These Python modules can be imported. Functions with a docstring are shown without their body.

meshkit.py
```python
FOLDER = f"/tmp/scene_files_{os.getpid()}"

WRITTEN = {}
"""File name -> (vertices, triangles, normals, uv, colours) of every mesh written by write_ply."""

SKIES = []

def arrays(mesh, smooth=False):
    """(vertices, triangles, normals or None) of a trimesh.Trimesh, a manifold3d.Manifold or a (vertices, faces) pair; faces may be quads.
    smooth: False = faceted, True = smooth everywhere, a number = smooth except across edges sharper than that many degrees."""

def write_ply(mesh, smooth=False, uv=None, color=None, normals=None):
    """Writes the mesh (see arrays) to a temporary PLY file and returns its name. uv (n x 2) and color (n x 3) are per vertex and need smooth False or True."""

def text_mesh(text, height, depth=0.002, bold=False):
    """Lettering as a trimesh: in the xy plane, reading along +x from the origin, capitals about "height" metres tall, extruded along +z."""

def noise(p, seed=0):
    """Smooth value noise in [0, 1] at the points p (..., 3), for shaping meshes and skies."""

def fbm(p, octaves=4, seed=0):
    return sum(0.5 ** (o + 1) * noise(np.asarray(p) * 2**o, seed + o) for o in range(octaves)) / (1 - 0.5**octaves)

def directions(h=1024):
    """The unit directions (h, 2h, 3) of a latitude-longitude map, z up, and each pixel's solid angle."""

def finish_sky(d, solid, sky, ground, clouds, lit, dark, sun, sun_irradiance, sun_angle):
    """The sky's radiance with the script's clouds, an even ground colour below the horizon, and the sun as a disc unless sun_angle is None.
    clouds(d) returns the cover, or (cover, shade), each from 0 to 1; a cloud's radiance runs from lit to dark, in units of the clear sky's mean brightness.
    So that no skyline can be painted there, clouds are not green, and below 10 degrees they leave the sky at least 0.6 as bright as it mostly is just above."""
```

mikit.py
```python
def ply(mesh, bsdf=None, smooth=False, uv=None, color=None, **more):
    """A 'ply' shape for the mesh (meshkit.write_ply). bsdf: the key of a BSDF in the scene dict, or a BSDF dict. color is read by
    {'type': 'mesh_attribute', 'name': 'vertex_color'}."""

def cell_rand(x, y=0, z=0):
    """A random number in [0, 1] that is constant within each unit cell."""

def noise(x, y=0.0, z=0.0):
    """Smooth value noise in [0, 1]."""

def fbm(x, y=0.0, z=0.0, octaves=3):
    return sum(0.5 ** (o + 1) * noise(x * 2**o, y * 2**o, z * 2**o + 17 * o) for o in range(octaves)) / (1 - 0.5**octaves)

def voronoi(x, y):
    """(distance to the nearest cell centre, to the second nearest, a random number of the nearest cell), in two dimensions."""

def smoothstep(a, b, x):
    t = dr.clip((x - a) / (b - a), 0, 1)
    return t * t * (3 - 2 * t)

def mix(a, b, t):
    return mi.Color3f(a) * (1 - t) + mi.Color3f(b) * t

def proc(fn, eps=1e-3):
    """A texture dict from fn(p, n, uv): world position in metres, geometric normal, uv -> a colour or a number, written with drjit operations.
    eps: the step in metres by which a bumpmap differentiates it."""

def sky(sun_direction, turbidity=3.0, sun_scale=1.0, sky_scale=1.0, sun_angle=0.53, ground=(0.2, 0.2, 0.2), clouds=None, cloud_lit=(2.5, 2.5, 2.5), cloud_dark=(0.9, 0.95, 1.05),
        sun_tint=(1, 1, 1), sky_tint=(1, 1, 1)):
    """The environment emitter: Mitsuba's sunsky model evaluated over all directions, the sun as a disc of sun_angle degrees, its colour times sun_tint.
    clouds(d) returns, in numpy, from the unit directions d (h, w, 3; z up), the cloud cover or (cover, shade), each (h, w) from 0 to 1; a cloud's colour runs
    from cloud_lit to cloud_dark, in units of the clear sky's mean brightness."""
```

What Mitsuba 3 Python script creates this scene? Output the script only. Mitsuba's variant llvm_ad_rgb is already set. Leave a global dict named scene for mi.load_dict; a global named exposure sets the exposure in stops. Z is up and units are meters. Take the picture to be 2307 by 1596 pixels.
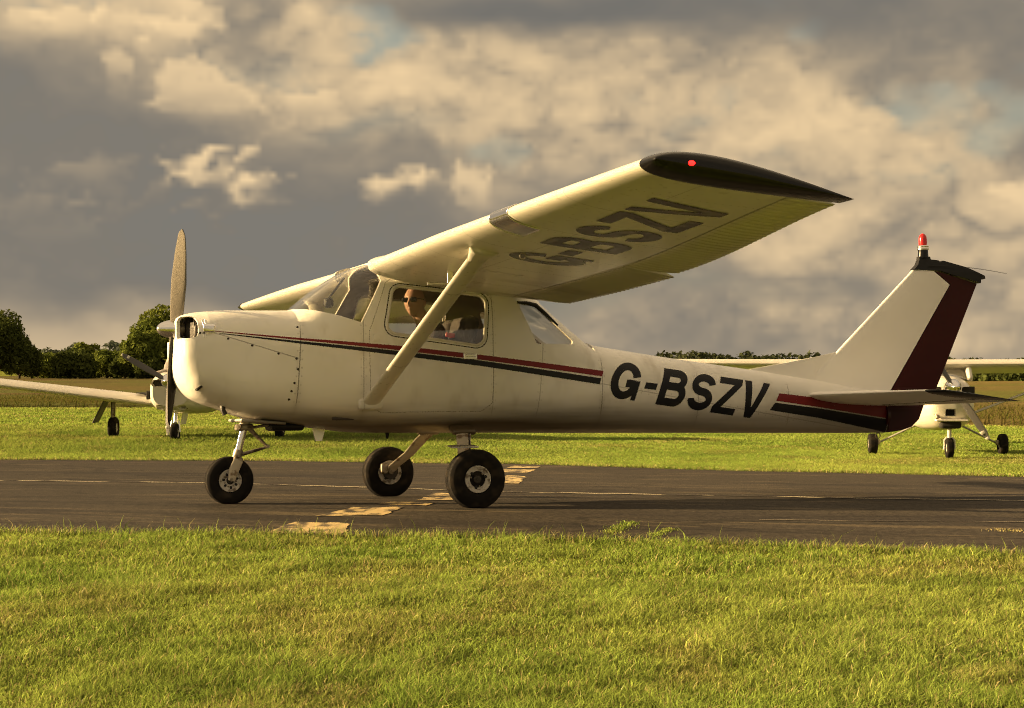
import math, numpy as np, trimesh, mitsuba as mi, drjit as dr, mikit, meshkit
import manifold3d as m3
from shapely.geometry import Polygon, LineString, Point, box as sbox
from shapely import affinity, union_all
from scipy.interpolate import PchipInterpolator, Akima1DInterpolator

T = mi.ScalarTransform4f
scene, labels = {'type': 'scene'}, {}
RNG = np.random.default_rng(7)
PI = math.pi

# ------------------------------------------------------------------ camera, sky, exposure
EYE_H = 1.0
PITCH = math.radians(0.5345)
scene['camera'] = {'type': 'perspective', 'fov': 34.2, 'fov_axis': 'x', 'near_clip': 0.1, 'far_clip': 9000.0,
                   'to_world': T().look_at(origin=[0, 0, EYE_H], target=[0, math.cos(PITCH), EYE_H + math.sin(PITCH)], up=[0, 0, 1])}
exposure = 2.4
SUN_AZ, SUN_EL = math.radians(-88.0), math.radians(14.0)      # azimuth from the view axis (+y), positive to the right
SUN = [math.sin(SUN_AZ) * math.cos(SUN_EL), math.cos(SUN_AZ) * math.cos(SUN_EL), math.sin(SUN_EL)]


def sstep(a, b, x):
    t = np.clip((x - a) / (b - a), 0, 1)
    return t * t * (3 - 2 * t)


def cloud_field(d):
    """Broken evening cloud, in degrees of azimuth (from +y to the right) and elevation."""
    az = np.degrees(np.arctan2(d[..., 0], d[..., 1]))
    el = np.degrees(np.arcsin(np.clip(d[..., 2], -1, 1)))
    q = d / np.maximum(np.linalg.norm(d, axis=-1, keepdims=True), 1e-9)
    P = np.stack([q[..., 0] * 11, q[..., 1] * 11, q[..., 2] * 14], -1)

    def bil(p, o, seed):          # billowy noise: rounded heads with creases between them
        return sum(.5 ** k * np.abs(2 * meshkit.noise(p * 2 ** k, seed + k) - 1) for k in range(o)) / (2 - .5 ** (o - 1))
    wx = meshkit.fbm(P * 1.3, 4, 3) - .5
    wy = meshkit.fbm(P * 1.3 + 31.7, 4, 5) - .5
    A, E_ = az + wx * 7.0, el + wy * 4.0
    big = meshkit.fbm(P * .7 + 5.1, 4, 11) - .5
    puff = bil(P * .95 + 3.3 + np.stack([wx, wy, wx], -1) * 1.9, 5, 23)
    fine = bil(P * 5.0 + 2.7 + np.stack([wy, wx, wy], -1) * 2, 4, 29)
    s = .68 - .40 * sstep(12, 34, el) + big * .55
    lit = np.zeros_like(s)
    for x, y, rx, ry, a in BLOBS:
        ca, ce = (x - 1153) * .01528, (833 - y) * .01528
        s = s + a * np.exp(-((A - ca) / (rx * .01528)) ** 2 - ((E_ - ce) / (ry * .01528)) ** 2)
    # creases are darker where the cloud is lit, and the dark sheet is almost even
    amp = sstep(1.0, .35, s)
    s = s + (.32 - puff) * (.30 + .95 * amp) + (.28 - fine) * (.12 + .42 * amp)
    for x, y, rx, ry, a, k in PUFFS:
        ca, ce = (x - 1153) * .01528, (833 - y) * .01528
        u, v = (az - ca + wx * 3.0) / (rx * .01528), (el - ce + wy * 3.4) / (ry * .01528)
        rr = np.sqrt(u * u + np.where(v > 0, v, v * .6) ** 2)
        n = .5 * puff + 1.1 * fine
        m = sstep(1.12, .42, rr + (n - .45) * 1.8)
        top = sstep(-1.2, .9, v + .5 * (.5 - n) - .25 * u)          # heads are lit from the upper left, feet dissolve
        s = s - 1.35 * a * m * (.15 + .95 * top) * (1.2 - 1.1 * np.clip(n - .25, 0, .6))
    glow = sstep(2.9, .3, el + wy * 1.6 + 1.5 * sstep(-6, 0, az)) * (.95 * sstep(-5, -12, az) + .35 * sstep(3, 9, az))
    s = s * (1 - glow) + .40 * glow
    s = .5 + .5 * np.tanh((s - .53) * np.where(s > .53, 2.4, 1.5))
    gap = .6 * sstep(.58, .70, meshkit.fbm(P * 1.1 + 77, 4, 41)) * sstep(4, 8, el)
    for x, y, rx, ry, a in GAPS:
        ca, ce = (x - 1153) * .01528, (833 - y) * .01528
        gap = gap + a * np.exp(-((A - ca) / (rx * .01528)) ** 2 - ((E_ - ce) / (ry * .01528)) ** 2)
    return np.clip(1 - .6 * gap * sstep(.3, .6, s), 0, 1), s


BLOBS = [(880, 170, 230, 130, -.42), (680, 55, 90, 60, -.42), (760, 100, 120, 60, -.2), (1060, 240, 240, 80, -.25), (1400, 210, 330, 120, -.22), (1600, 200, 130, 60, -.22), (1800, 280, 280, 100, -.26), (2080, 330, 240, 80, -.20),
         (370, 45, 110, 40, -.48), (490, 215, 110, 60, -.22), (1330, 330, 260, 50, -.22), (1640, 360, 240, 50, -.18),
         (2250, 470, 120, 60, -.25), (80, 40, 100, 60, -.25), (560, 150, 180, 50, -.15), (230, 130, 160, 40, -.2), (1750, 520, 420, 80, -.22), (2150, 600, 320, 130, -.16), (1980, 740, 420, 40, -.18),
         (250, 420, 520, 190, .34), (60, 230, 190, 90, .28), (760, 520, 600, 150, .34), (700, 650, 800, 90, .24), (1250, 10, 380, 50, .55), (1950, 50, 380, 80, .40),
         (1500, 650, 520, 70, .14), (2280, 180, 200, 100, .16), (1300, 570, 420, 90, .14)]
PUFFS = [(190, 105, 70, 30, .45, 0), (290, 96, 70, 40, .5, 0), (390, 100, 80, 44, .45, 0), (110, 108, 50, 24, .4, 0), (350, 157, 30, 22, .35, 0), (300, 220, 36, 34, .34, 0), (480, 225, 110, 60, .36, 0), (690, 220, 110, 36, .36, 0),
         (420, 395, 80, 46, .42, 0), (500, 425, 110, 60, .38, 0), (590, 390, 34, 64, .52, 0), (600, 450, 90, 60, .40, 0), (900, 440, 70, 24, .48, 0), (975, 455, 60, 22, .46, 0), (1085, 450, 76, 40, .40, 0), (840, 440, 40, 18, .28, 0),
         (190, 400, 110, 50, .18, 0), (300, 440, 90, 34, .14, 0), (120, 470, 90, 30, .10, 0), (2275, 480, 76, 66, .40, 0), (430, 75, 70, 40, .30, 0), (1600, 330, 50, 24, .2, 0), (1560, 640, 60, 18, .12, 0), (2050, 650, 90, 24, .12, 0)]
GAPS = [(230, 85, 130, 26, .5), (860, 85, 80, 36, .32), (620, 165, 110, 44, .3), (1500, 390, 110, 26, .3), (1300, 660, 400, 40, .2), (900, 320, 120, 30, .2)]
scene['sky'] = mikit.sky(SUN, turbidity=3.5, sun_scale=2.6, sky_scale=1.0, ground=(.10, .10, .05), clouds=cloud_field,
                         cloud_lit=(3.1, 2.27, 1.27), cloud_dark=(.53, .52, .485), sun_tint=(.98, 1.01, 1.02), sky_tint=(1.10, .99, .78))

# ------------------------------------------------------------------ the air plane's own axes: x aft, y to its right (away from the camera), z up
YAW, ROLL = math.radians(20.53), math.radians(2.0)
_c, _s = math.cos(YAW), math.sin(YAW)
BASE = np.array([[_c, -_s, 0], [_s, _c, 0], [0, 0, 1.0]])
BASE = BASE @ np.array([[1, 0, 0], [0, math.cos(ROLL), math.sin(ROLL)], [0, -math.sin(ROLL), math.cos(ROLL)]])
ORG = np.array([-2.476, 12.314, -.0346])


def to_world(v):
    return np.asarray(v, float) @ BASE.T + ORG


INV, IORG = BASE.T, -BASE.T @ ORG


def local(p):
    """World point to the aeroplane's axes, for procedural textures."""
    return [float(INV[k, 0]) * p.x + float(INV[k, 1]) * p.y + float(INV[k, 2]) * p.z + float(IORG[k]) for k in range(3)]


# ------------------------------------------------------------------ helpers
def tm(v, f):
    f = np.asarray(f, int)
    if f.shape[1] == 4:
        f = np.vstack([f[:, [0, 1, 2]], f[:, [0, 2, 3]]])
    return trimesh.Trimesh(np.asarray(v, float), f, process=False)


def cat(*ms):
    ms = [m for g in ms for m in (g if isinstance(g, (list, tuple)) else [g])]
    return trimesh.util.concatenate(ms) if len(ms) > 1 else ms[0]


def number(key):
    if key not in scene and not any(k.startswith(key + '__') for k in scene):
        return key
    n = 1
    while f'{key}_{n:03d}' in scene or any(k.startswith(f'{key}_{n:03d}__') for k in scene):
        n += 1
    return f'{key}_{n:03d}'


def put(name, mesh, mat, parent=None, smooth=35, frame=None, color=None, **lab):
    """One entry of the scene; name is numbered if taken."""
    key = number((parent + '__' if parent else '') + name)
    if isinstance(mesh, m3.Manifold):
        m = mesh.to_mesh()
        mesh = tm(m.vert_properties[:, :3], m.tri_verts)
    if frame is not None:
        mesh = trimesh.Trimesh(frame(np.array(mesh.vertices)), mesh.faces, process=False)
    scene[key] = mikit.ply(mesh, mat, smooth=smooth, color=color)
    if lab:
        labels[key] = lab
    return key


def thing(key, label, category, group=None):
    labels[key] = {'label': label, 'category': category, **({'group': group} if group else {})}
    return key


def grid(P, closed_v=False, cap=False):
    """Mesh of an (n, m, 3) grid of points; closed_v joins the last column to the first; cap closes both ends with fans."""
    P = np.asarray(P, float)
    n, m = P.shape[:2]
    V = P.reshape(-1, 3)
    jj = np.arange(m if closed_v else m - 1)
    i, j = np.meshgrid(np.arange(n - 1), jj, indexing='ij')
    j2 = (j + 1) % m
    q = np.stack([i * m + j, i * m + j2, (i + 1) * m + j2, (i + 1) * m + j], -1).reshape(-1, 4)
    F = [q[:, [0, 1, 2]], q[:, [0, 2, 3]]]
    if cap:
        c0, c1 = len(V), len(V) + 1
        V = np.vstack([V, P[0].mean(0), P[-1].mean(0)])
        k, k2 = np.arange(m), (np.arange(m) + 1) % m
        F += [np.stack([k * 0 + c0, k2, k], 1), np.stack([k * 0 + c1, (n - 1) * m + k, (n - 1) * m + k2], 1)]
    return tm(V, np.vstack(F))


def solid(mesh):
    """Trimesh to Manifold, turned outside out if need be."""
    mesh = trimesh.Trimesh(np.array(mesh.vertices), np.array(mesh.faces), process=False)
    mesh.merge_vertices()
    if mesh.volume < 0:
        mesh.invert()
    return m3.Manifold(m3.Mesh(np.asarray(mesh.vertices, np.float32), np.asarray(mesh.faces, np.uint32)))


def tube(pts, r, sides=10, flat=None):
    """Tube through points; r one radius or one per point; flat=(a, b, up): an elliptical section with half sizes a along up and b across."""
    p = np.asarray(pts, float)
    t = np.gradient(p, axis=0)
    t /= np.linalg.norm(t, axis=1, keepdims=True)
    ref = np.array([0, 0, 1.0]) if flat is None else np.asarray(flat[2], float)
    if flat is None and abs(t[0] @ ref) > .9:
        ref = np.array([1.0, 0, 0])
    a = ref - t * (t @ ref)[:, None]
    a /= np.linalg.norm(a, axis=1, keepdims=True)
    b = np.cross(t, a)
    an = np.arange(sides) * 2 * PI / sides
    ra, rb = (np.broadcast_to(r, len(p)),) * 2 if flat is None else (np.broadcast_to(flat[0], len(p)), np.broadcast_to(flat[1], len(p)))
    P = p[:, None] + ra[:, None, None] * np.cos(an)[None, :, None] * a[:, None] + rb[:, None, None] * np.sin(an)[None, :, None] * b[:, None]
    return grid(P, True, True)


def lathe(prof, axis, centre, sides=40):
    """Revolve a profile [(along the axis, radius)] about an axis through centre."""
    ax = np.asarray(axis, float) / np.linalg.norm(axis)
    u = np.cross(ax, [0, 0, 1.0] if abs(ax[2]) < .9 else [1.0, 0, 0])
    u /= np.linalg.norm(u)
    w = np.cross(ax, u)
    an = np.arange(sides) * 2 * PI / sides
    pr = np.asarray(prof, float)
    P = np.asarray(centre) + pr[:, 0, None, None] * ax + pr[:, 1, None, None] * (np.cos(an)[None, :, None] * u + np.sin(an)[None, :, None] * w)
    return grid(P, True, True)


def rbox(centre, size, r=.01, rot=None):
    """Rounded box as a hull of eight small spheres."""
    sx, sy, sz = (max(s / 2 - r, 1e-4) for s in size)
    ball = m3.Manifold.sphere(r, 8)
    h = m3.Manifold.batch_hull([ball.translate([a * sx, b * sy, c * sz]) for a in (-1, 1) for b in (-1, 1) for c in (-1, 1)])
    m = h.to_mesh()
    t = tm(m.vert_properties[:, :3], m.tri_verts)
    v = np.array(t.vertices)
    if rot is not None:
        v = v @ np.asarray(rot).T
    return tm(v + np.asarray(centre), t.faces)


def rotm(axis, deg):
    return trimesh.transformations.rotation_matrix(math.radians(deg), axis)[:3, :3]


def ball(c, r, sub=2, scale=(1, 1, 1)):
    s = trimesh.creation.icosphere(sub, r)
    return tm(np.array(s.vertices) * scale + np.asarray(c), s.faces)


def tri2d(poly, res):
    """Triangles of a shapely polygon, cut until no edge is longer than res."""
    out_v, out_f, at = [], [], 0
    for g in getattr(poly, 'geoms', [poly]):
        g = g.segmentize(res)
        v, f = trimesh.creation.triangulate_polygon(g, engine='earcut')
        v3, f = trimesh.remesh.subdivide_to_size(np.c_[v, np.zeros(len(v))], f, res, max_iter=14)
        out_v.append(v3[:, :2])
        out_f.append(np.asarray(f) + at)
        at += len(v3)
    return np.vstack(out_v), np.vstack(out_f)


def prism(poly, h0, h1, axis=1):
    """Manifold of a polygon swept from h0 to h1 along y (axis 1: polygon in x, z) or along z (axis 2: polygon in x, y)."""
    pts = np.array(poly.exterior.coords)[:-1]
    if Polygon(pts).exterior.is_ccw is False:
        pts = pts[::-1]
    m = m3.CrossSection([pts]).extrude(h1 - h0)
    if axis == 1:      # (x, z', y'): rotate so that the extrusion runs along y
        return m.rotate([90, 0, 0]).translate([0, h1, 0])
    return m.translate([0, 0, h0])


def plate(poly, half, res=.05):
    """A solid plate in the x, z plane, its half thickness half(x, z) to each side; returns local mesh."""
    v, f = tri2d(poly, res)
    t = trimesh.Trimesh(np.c_[v, np.zeros(len(v))], f, process=False)
    t.merge_vertices()
    v, f = np.array(t.vertices)[:, :2], np.array(t.faces)
    h = half(v[:, 0], v[:, 1])
    n = len(v)
    V = np.vstack([np.c_[v[:, 0], -h, v[:, 1]], np.c_[v[:, 0], h, v[:, 1]]])
    e = np.sort(np.vstack([f[:, [0, 1]], f[:, [1, 2]], f[:, [2, 0]]]), axis=1)
    eo = np.vstack([f[:, [0, 1]], f[:, [1, 2]], f[:, [2, 0]]])
    u, inv, cnt = np.unique(e, axis=0, return_inverse=True, return_counts=True)
    b = eo[cnt[inv.ravel()] == 1]
    side = np.vstack([np.stack([b[:, 0], b[:, 0] + n, b[:, 1]], 1), np.stack([b[:, 1], b[:, 0] + n, b[:, 1] + n], 1)])
    m = tm(V, np.vstack([f, f[:, ::-1] + n, side]))
    if m.volume < 0:
        m.invert()
    return m


# ------------------------------------------------------------------ materials
def rgb(*c):
    return {'type': 'rgb', 'value': list(map(float, c))}


def pr(color, rough=.5, **k):
    return {'type': 'twosided', 'bsdf': {'type': 'principled', 'base_color': color if isinstance(color, dict) else rgb(*color), 'roughness': rough, **k}}


nz, fb, vor, st, mx = mikit.noise, mikit.fbm, mikit.voronoi, mikit.smoothstep, mikit.mix


def paint_fn(p, n, uv):
    """Aged cream white aircraft paint with panel seams, rivets, oil grime and painted belly shade, in the aeroplane's own axes."""
    x, y, z = local(p)
    base = mx((.80, .785, .745), (.72, .695, .64), fb(x * 2.1, y * 2.1, z * 2.1, 3))
    side = 1 - st(.35, .65, dr.abs(n.z))
    seam = mi.Float(0)
    for x0, k, w in ((.815, -.06, .9), (1.29, 0., .6), (2.31, 0., .4), (2.72, -.08, .45), (3.25, 0., .75), (4.15, 0., .6), (5.05, 0., .55)):
        d = dr.abs(x + k * (z - 1.1) - x0)
        seam = dr.maximum(seam, w * (1 - st(.002, .0065, d)))
        riv = (1 - st(.004, .009, dr.sqrt(dr.square(d - .018) + dr.square((z * 16 - dr.floor(z * 16) - .5) / 16)))) * .45
        seam = dr.maximum(seam, riv * w)
    d = dr.abs(z - (1.055 - .155 * (x - 2.3)))
    seam = dr.maximum(seam, .5 * (1 - st(.002, .006, d)) * st(1.9, 2.4, x))
    riv = 1 - st(.003, .007, dr.sqrt(dr.square(d - .016) + dr.square((x * 14 - dr.floor(x * 14) - .5) / 14)))
    seam = dr.maximum(seam, .35 * riv * st(1.9, 2.4, x))
    d = dr.abs(z - (1.29 - .31 * (x - .19)))
    seam = dr.maximum(seam, .7 * (1 - st(.002, .006, d)) * st(.16, .19, x) * (1 - st(.80, .815, x)))
    halo = mi.Float(0)
    for x0, k in ((.815, -.06), (1.29, 0.), (3.25, 0.), (4.15, 0.)):
        halo = dr.maximum(halo, dr.exp(-dr.abs(x + k * (z - 1.1) - x0) * 28))
    halo = halo * st(.35, .7, fb(x * 5, y * 2, z * 5, 4)) * .30
    seam = seam * side * (1 - st(6.2, 6.4, x)) * st(-3, -2, -dr.abs(y))
    c = mx(base, (.10, .085, .06), dr.maximum(seam * .85, halo))
    mott = fb(x * 7, y * 3, z * 2.6, 4)
    c = mx(c, (.34, .29, .21), .42 * st(.50, .80, mott) * st(.3, .7, fb(x * 1.2 + 7, 2.2, z * 1.4, 2)))
    # oil and exhaust film plus painted-in underside shade on the belly, streaked along the airflow
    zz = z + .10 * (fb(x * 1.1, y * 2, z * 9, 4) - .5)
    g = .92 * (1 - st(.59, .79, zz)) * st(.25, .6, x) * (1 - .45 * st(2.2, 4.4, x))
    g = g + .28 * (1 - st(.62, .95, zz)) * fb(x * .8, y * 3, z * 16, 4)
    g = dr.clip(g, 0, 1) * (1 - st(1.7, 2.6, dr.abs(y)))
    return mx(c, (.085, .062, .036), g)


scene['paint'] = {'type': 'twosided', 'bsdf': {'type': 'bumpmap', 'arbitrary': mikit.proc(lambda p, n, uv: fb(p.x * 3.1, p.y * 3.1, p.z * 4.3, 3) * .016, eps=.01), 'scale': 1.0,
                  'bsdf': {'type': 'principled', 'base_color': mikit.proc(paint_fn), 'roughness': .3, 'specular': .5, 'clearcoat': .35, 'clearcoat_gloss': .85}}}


def wing_fn(p, n, uv):
    x, y, z = local(p)
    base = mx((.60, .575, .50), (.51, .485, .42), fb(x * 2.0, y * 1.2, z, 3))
    ay = dr.abs(y)
    seam = mi.Float(0)
    for y0 in (1.02, 1.86, 2.58, 3.35, 4.1):
        seam = dr.maximum(seam, .4 * (1 - st(.002, .006, dr.abs(ay - y0))))
    seam = dr.maximum(seam, .35 * (1 - st(.002, .006, dr.abs(x - 1.82))))
    # shading of the pressed flap and aileron beads painted as dark lines, and rivet rows along the ribs
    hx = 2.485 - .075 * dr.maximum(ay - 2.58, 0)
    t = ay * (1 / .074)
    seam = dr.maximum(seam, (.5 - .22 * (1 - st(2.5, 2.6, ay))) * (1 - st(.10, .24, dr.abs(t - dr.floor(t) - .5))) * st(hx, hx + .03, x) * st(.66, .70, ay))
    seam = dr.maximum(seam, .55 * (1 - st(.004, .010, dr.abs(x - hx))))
    rv = dr.square((x * 22 - dr.floor(x * 22) - .5) / 22)
    for y0 in (.80, 1.24, 1.55, 2.1, 2.9, 3.3, 3.75, 4.3, 4.65):
        seam = dr.maximum(seam, .40 * (1 - st(.003, .008, dr.sqrt(dr.square(ay - y0) + rv))) * (1 - st(hx - .01, hx, x)))
    chip = st(.70, .76, fb(x * 30, y * 30, z * 30, 3)) * .3
    c = mx(base, (.12, .10, .07), dr.maximum(seam, chip * .6))
    stain = st(.52, .75, fb(x * 1.6, y * 7, 3.3, 4)) * (1 - st(.75, 1.9, ay)) * st(1.7, 2.3, x)
    return mx(c, (.20, .16, .10), stain * .7)


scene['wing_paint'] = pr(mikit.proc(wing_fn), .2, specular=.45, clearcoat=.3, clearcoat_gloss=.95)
scene['fin_paint'] = pr(mikit.proc(lambda p, n, uv: mx((.80, .785, .75), (.74, .72, .68), fb(p.x * 3, p.y * 3, p.z * 3, 3))), .4, specular=.5)


def maroon_fn(p, n, uv):
    c = mx((.042, .003, .004), (.028, .002, .003), fb(p.x * 4, p.y * 4, p.z * 4))
    return mx(c, (.20, .10, .055), st(.70, .76, fb(p.x * 8 + 3, p.y * 8, p.z * 5, 4)) * .8)


scene['maroon'] = pr(mikit.proc(maroon_fn), .4, specular=.2)
scene['red_stripe'] = pr(mikit.proc(lambda p, n, uv: mx((.20, .012, .018), (.15, .012, .016), fb(p.x * 7, p.y * 7, p.z * 7))), .35, specular=.3)
scene['black_stripe'] = pr((.010, .010, .013), .35, specular=.25)
scene['letter_black'] = pr(mikit.proc(lambda p, n, uv: mx((.008, .009, .014), (.022, .020, .020), st(.55, .8, fb(p.x * 9, p.y * 9, p.z * 14)))), .32, specular=.25)
scene['wing_letter'] = pr(mikit.proc(lambda p, n, uv: mx((.03, .025, .02), (.12, .10, .07), st(.58, .75, fb(p.x * 6, p.y * 6, p.z * 14)))), .28, clearcoat=.5)
scene['black_gloss'] = pr((.005, .005, .006), .2, specular=.35)
scene['black_worn'] = pr(mikit.proc(lambda p, n, uv: mx((.010, .010, .012), (.05, .04, .03), st(.62, .75, fb(p.x * 14, p.y * 14, p.z * 14, 4)))), .4, specular=.25)
scene['black_matt'] = pr((.012, .012, .012), .75)
scene['seam_grime'] = pr((.16, .135, .10), .8)
scene['engine_metal'] = pr(mikit.proc(lambda p, n, uv: mx((.045, .038, .03), (.015, .012, .01), fb(p.x * 40, p.y * 40, p.z * 40))), .5)
scene['dark_inside'] = pr((.02, .018, .016), .9)
scene['lining'] = pr(mikit.proc(lambda p, n, uv: mx((.20, .15, .105), (.15, .115, .085), fb(p.x * 9, p.y * 9, p.z * 9))), .8)
scene['upholstery'] = pr(mikit.proc(lambda p, n, uv: mx((.055, .045, .042), (.035, .03, .03), fb(p.x * 30, p.y * 30, p.z * 30))), .85)
scene['panel_black'] = pr((.018, .018, .020), .6)


def tyre_fn(p, n, uv):
    return mx((.011, .010, .010), (.034, .027, .020), st(.42, .78, fb(p.x * 16, p.y * 16, p.z * 16, 4)))


scene['tyre'] = pr(mikit.proc(tyre_fn), .8, specular=.12)
scene['rim_paint'] = pr(mikit.proc(lambda p, n, uv: mx((.52, .50, .46), (.16, .13, .10), st(.52, .75, fb(p.x * 30, p.y * 30, p.z * 30, 3)))), .5)
scene['dirty_metal'] = pr(mikit.proc(lambda p, n, uv: mx((.34, .30, .24), (.10, .075, .05), st(.42, .7, fb(p.x * 28, p.y * 28, p.z * 28, 3)))), .45, metallic=.6)
scene['gear_paint'] = pr(mikit.proc(lambda p, n, uv: mx((.50, .45, .36), (.20, .14, .09), st(.55, .72, fb(p.x * 18, p.y * 18, p.z * 18, 4)))), .4)
scene['chrome'] = {'type': 'twosided', 'bsdf': {'type': 'roughconductor', 'material': 'Al', 'alpha': .06}}
scene['bare_metal'] = {'type': 'twosided', 'bsdf': {'type': 'roughconductor', 'material': 'Al', 'alpha': .22}}
scene['blade_face'] = {'type': 'twosided', 'bsdf': {'type': 'diffuse', 'reflectance': rgb(.185, .17, .15)}}
scene['glass'] = {'type': 'thindielectric', 'int_ior': 1.62, 'specular_transmittance': rgb(.80, .80, .76)}
scene['lens_red'] = {'type': 'twosided', 'bsdf': {'type': 'principled', 'base_color': rgb(.50, .006, .006), 'roughness': .15, 'clearcoat': 1.0, 'specular': .6}}
scene['white_trim'] = pr((.62, .59, .52), .45)
scene['red_plastic'] = pr((.6, .02, .015), .4)

# ------------------------------------------------------------------ ground
_g = [(-60, 0), (12.3, 0), (13.7, -.055), (16, -.14), (20, -.25), (25, -.31), (30, -.32), (60, -.32), (9000, -.32)]
_gi = PchipInterpolator([a for a, b in _g], [b for a, b in _g])


def gz(x, y):
    return _gi(np.clip(y, -60, 9000))


NEAR_EDGE = np.array([(-40, 12.9), (-12, 11.0), (-3.23, 10.22), (-1.59, 10.08), (0, 9.88), (1.49, 9.42), (2.85, 8.98), (12, 6.0), (40, -4.3)])
FAR_EDGE = np.array([(-60, 33), (-16, 25.3), (-7.44, 24.2), (-3.66, 23.83), (0, 22.84), (3.17, 20.61), (5.87, 19.09), (20, 12.5), (40, 3)])


def near_edge(x):
    return np.interp(x, *NEAR_EDGE.T) + .10 * (meshkit.fbm(np.stack([np.asarray(x) * 1.3, np.zeros_like(x), np.zeros_like(x)], -1), 4, 2) - .5)


def far_edge(x):
    return np.interp(x, *FAR_EDGE.T) + .35 * (meshkit.fbm(np.stack([np.asarray(x) * .8, np.ones_like(x) * 9., np.zeros_like(x)], -1), 4, 3) - .5)


xs = np.unique(np.r_[np.linspace(-4000, -60, 14), np.linspace(-60, 60, 121), np.linspace(60, 4000, 14)])
ys = np.unique(np.r_[np.linspace(-60, 5, 30), np.linspace(5, 35, 121), np.linspace(35, 120, 60), np.geomspace(120, 7000, 24)])
X, Y = np.meshgrid(xs, ys, indexing='ij')
Z = gz(X, Y) - .012


def grass_fn(p, n, uv):
    big = fb(p.x * .35, p.y * .22, 1.7, 4)
    mid = fb(p.x * 2.2, p.y * 1.1, 4.4, 3)
    fine = nz(p.x * 26, p.y * 9, 2.2)
    c = mx((.085, .115, .012), (.165, .175, .024), dr.clip(big * .7 + mid * .6 - .15, 0, 1))
    c = mx(c, (.150, .130, .045), st(.58, .75, fb(p.x * 1.1, p.y * .6, 8.8, 4)) * .55)
    return c * (.65 + .7 * fine)


scene['grass_ground'] = pr(mikit.proc(grass_fn), .95, specular=.1)
put('grass_field', grid(np.stack([X, Y, Z], -1)), 'grass_ground', smooth=True, kind='structure')


def strip(x0, x1, n, lo, hi, m, dz):
    u = np.linspace(x0, x1, n)
    a, b = lo(u), hi(u)
    P = np.stack([np.stack([u, a + (b - a) * t, gz(u, a + (b - a) * t) + dz], -1) for t in np.linspace(0, 1, m)], 1)
    return grid(P)


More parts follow.
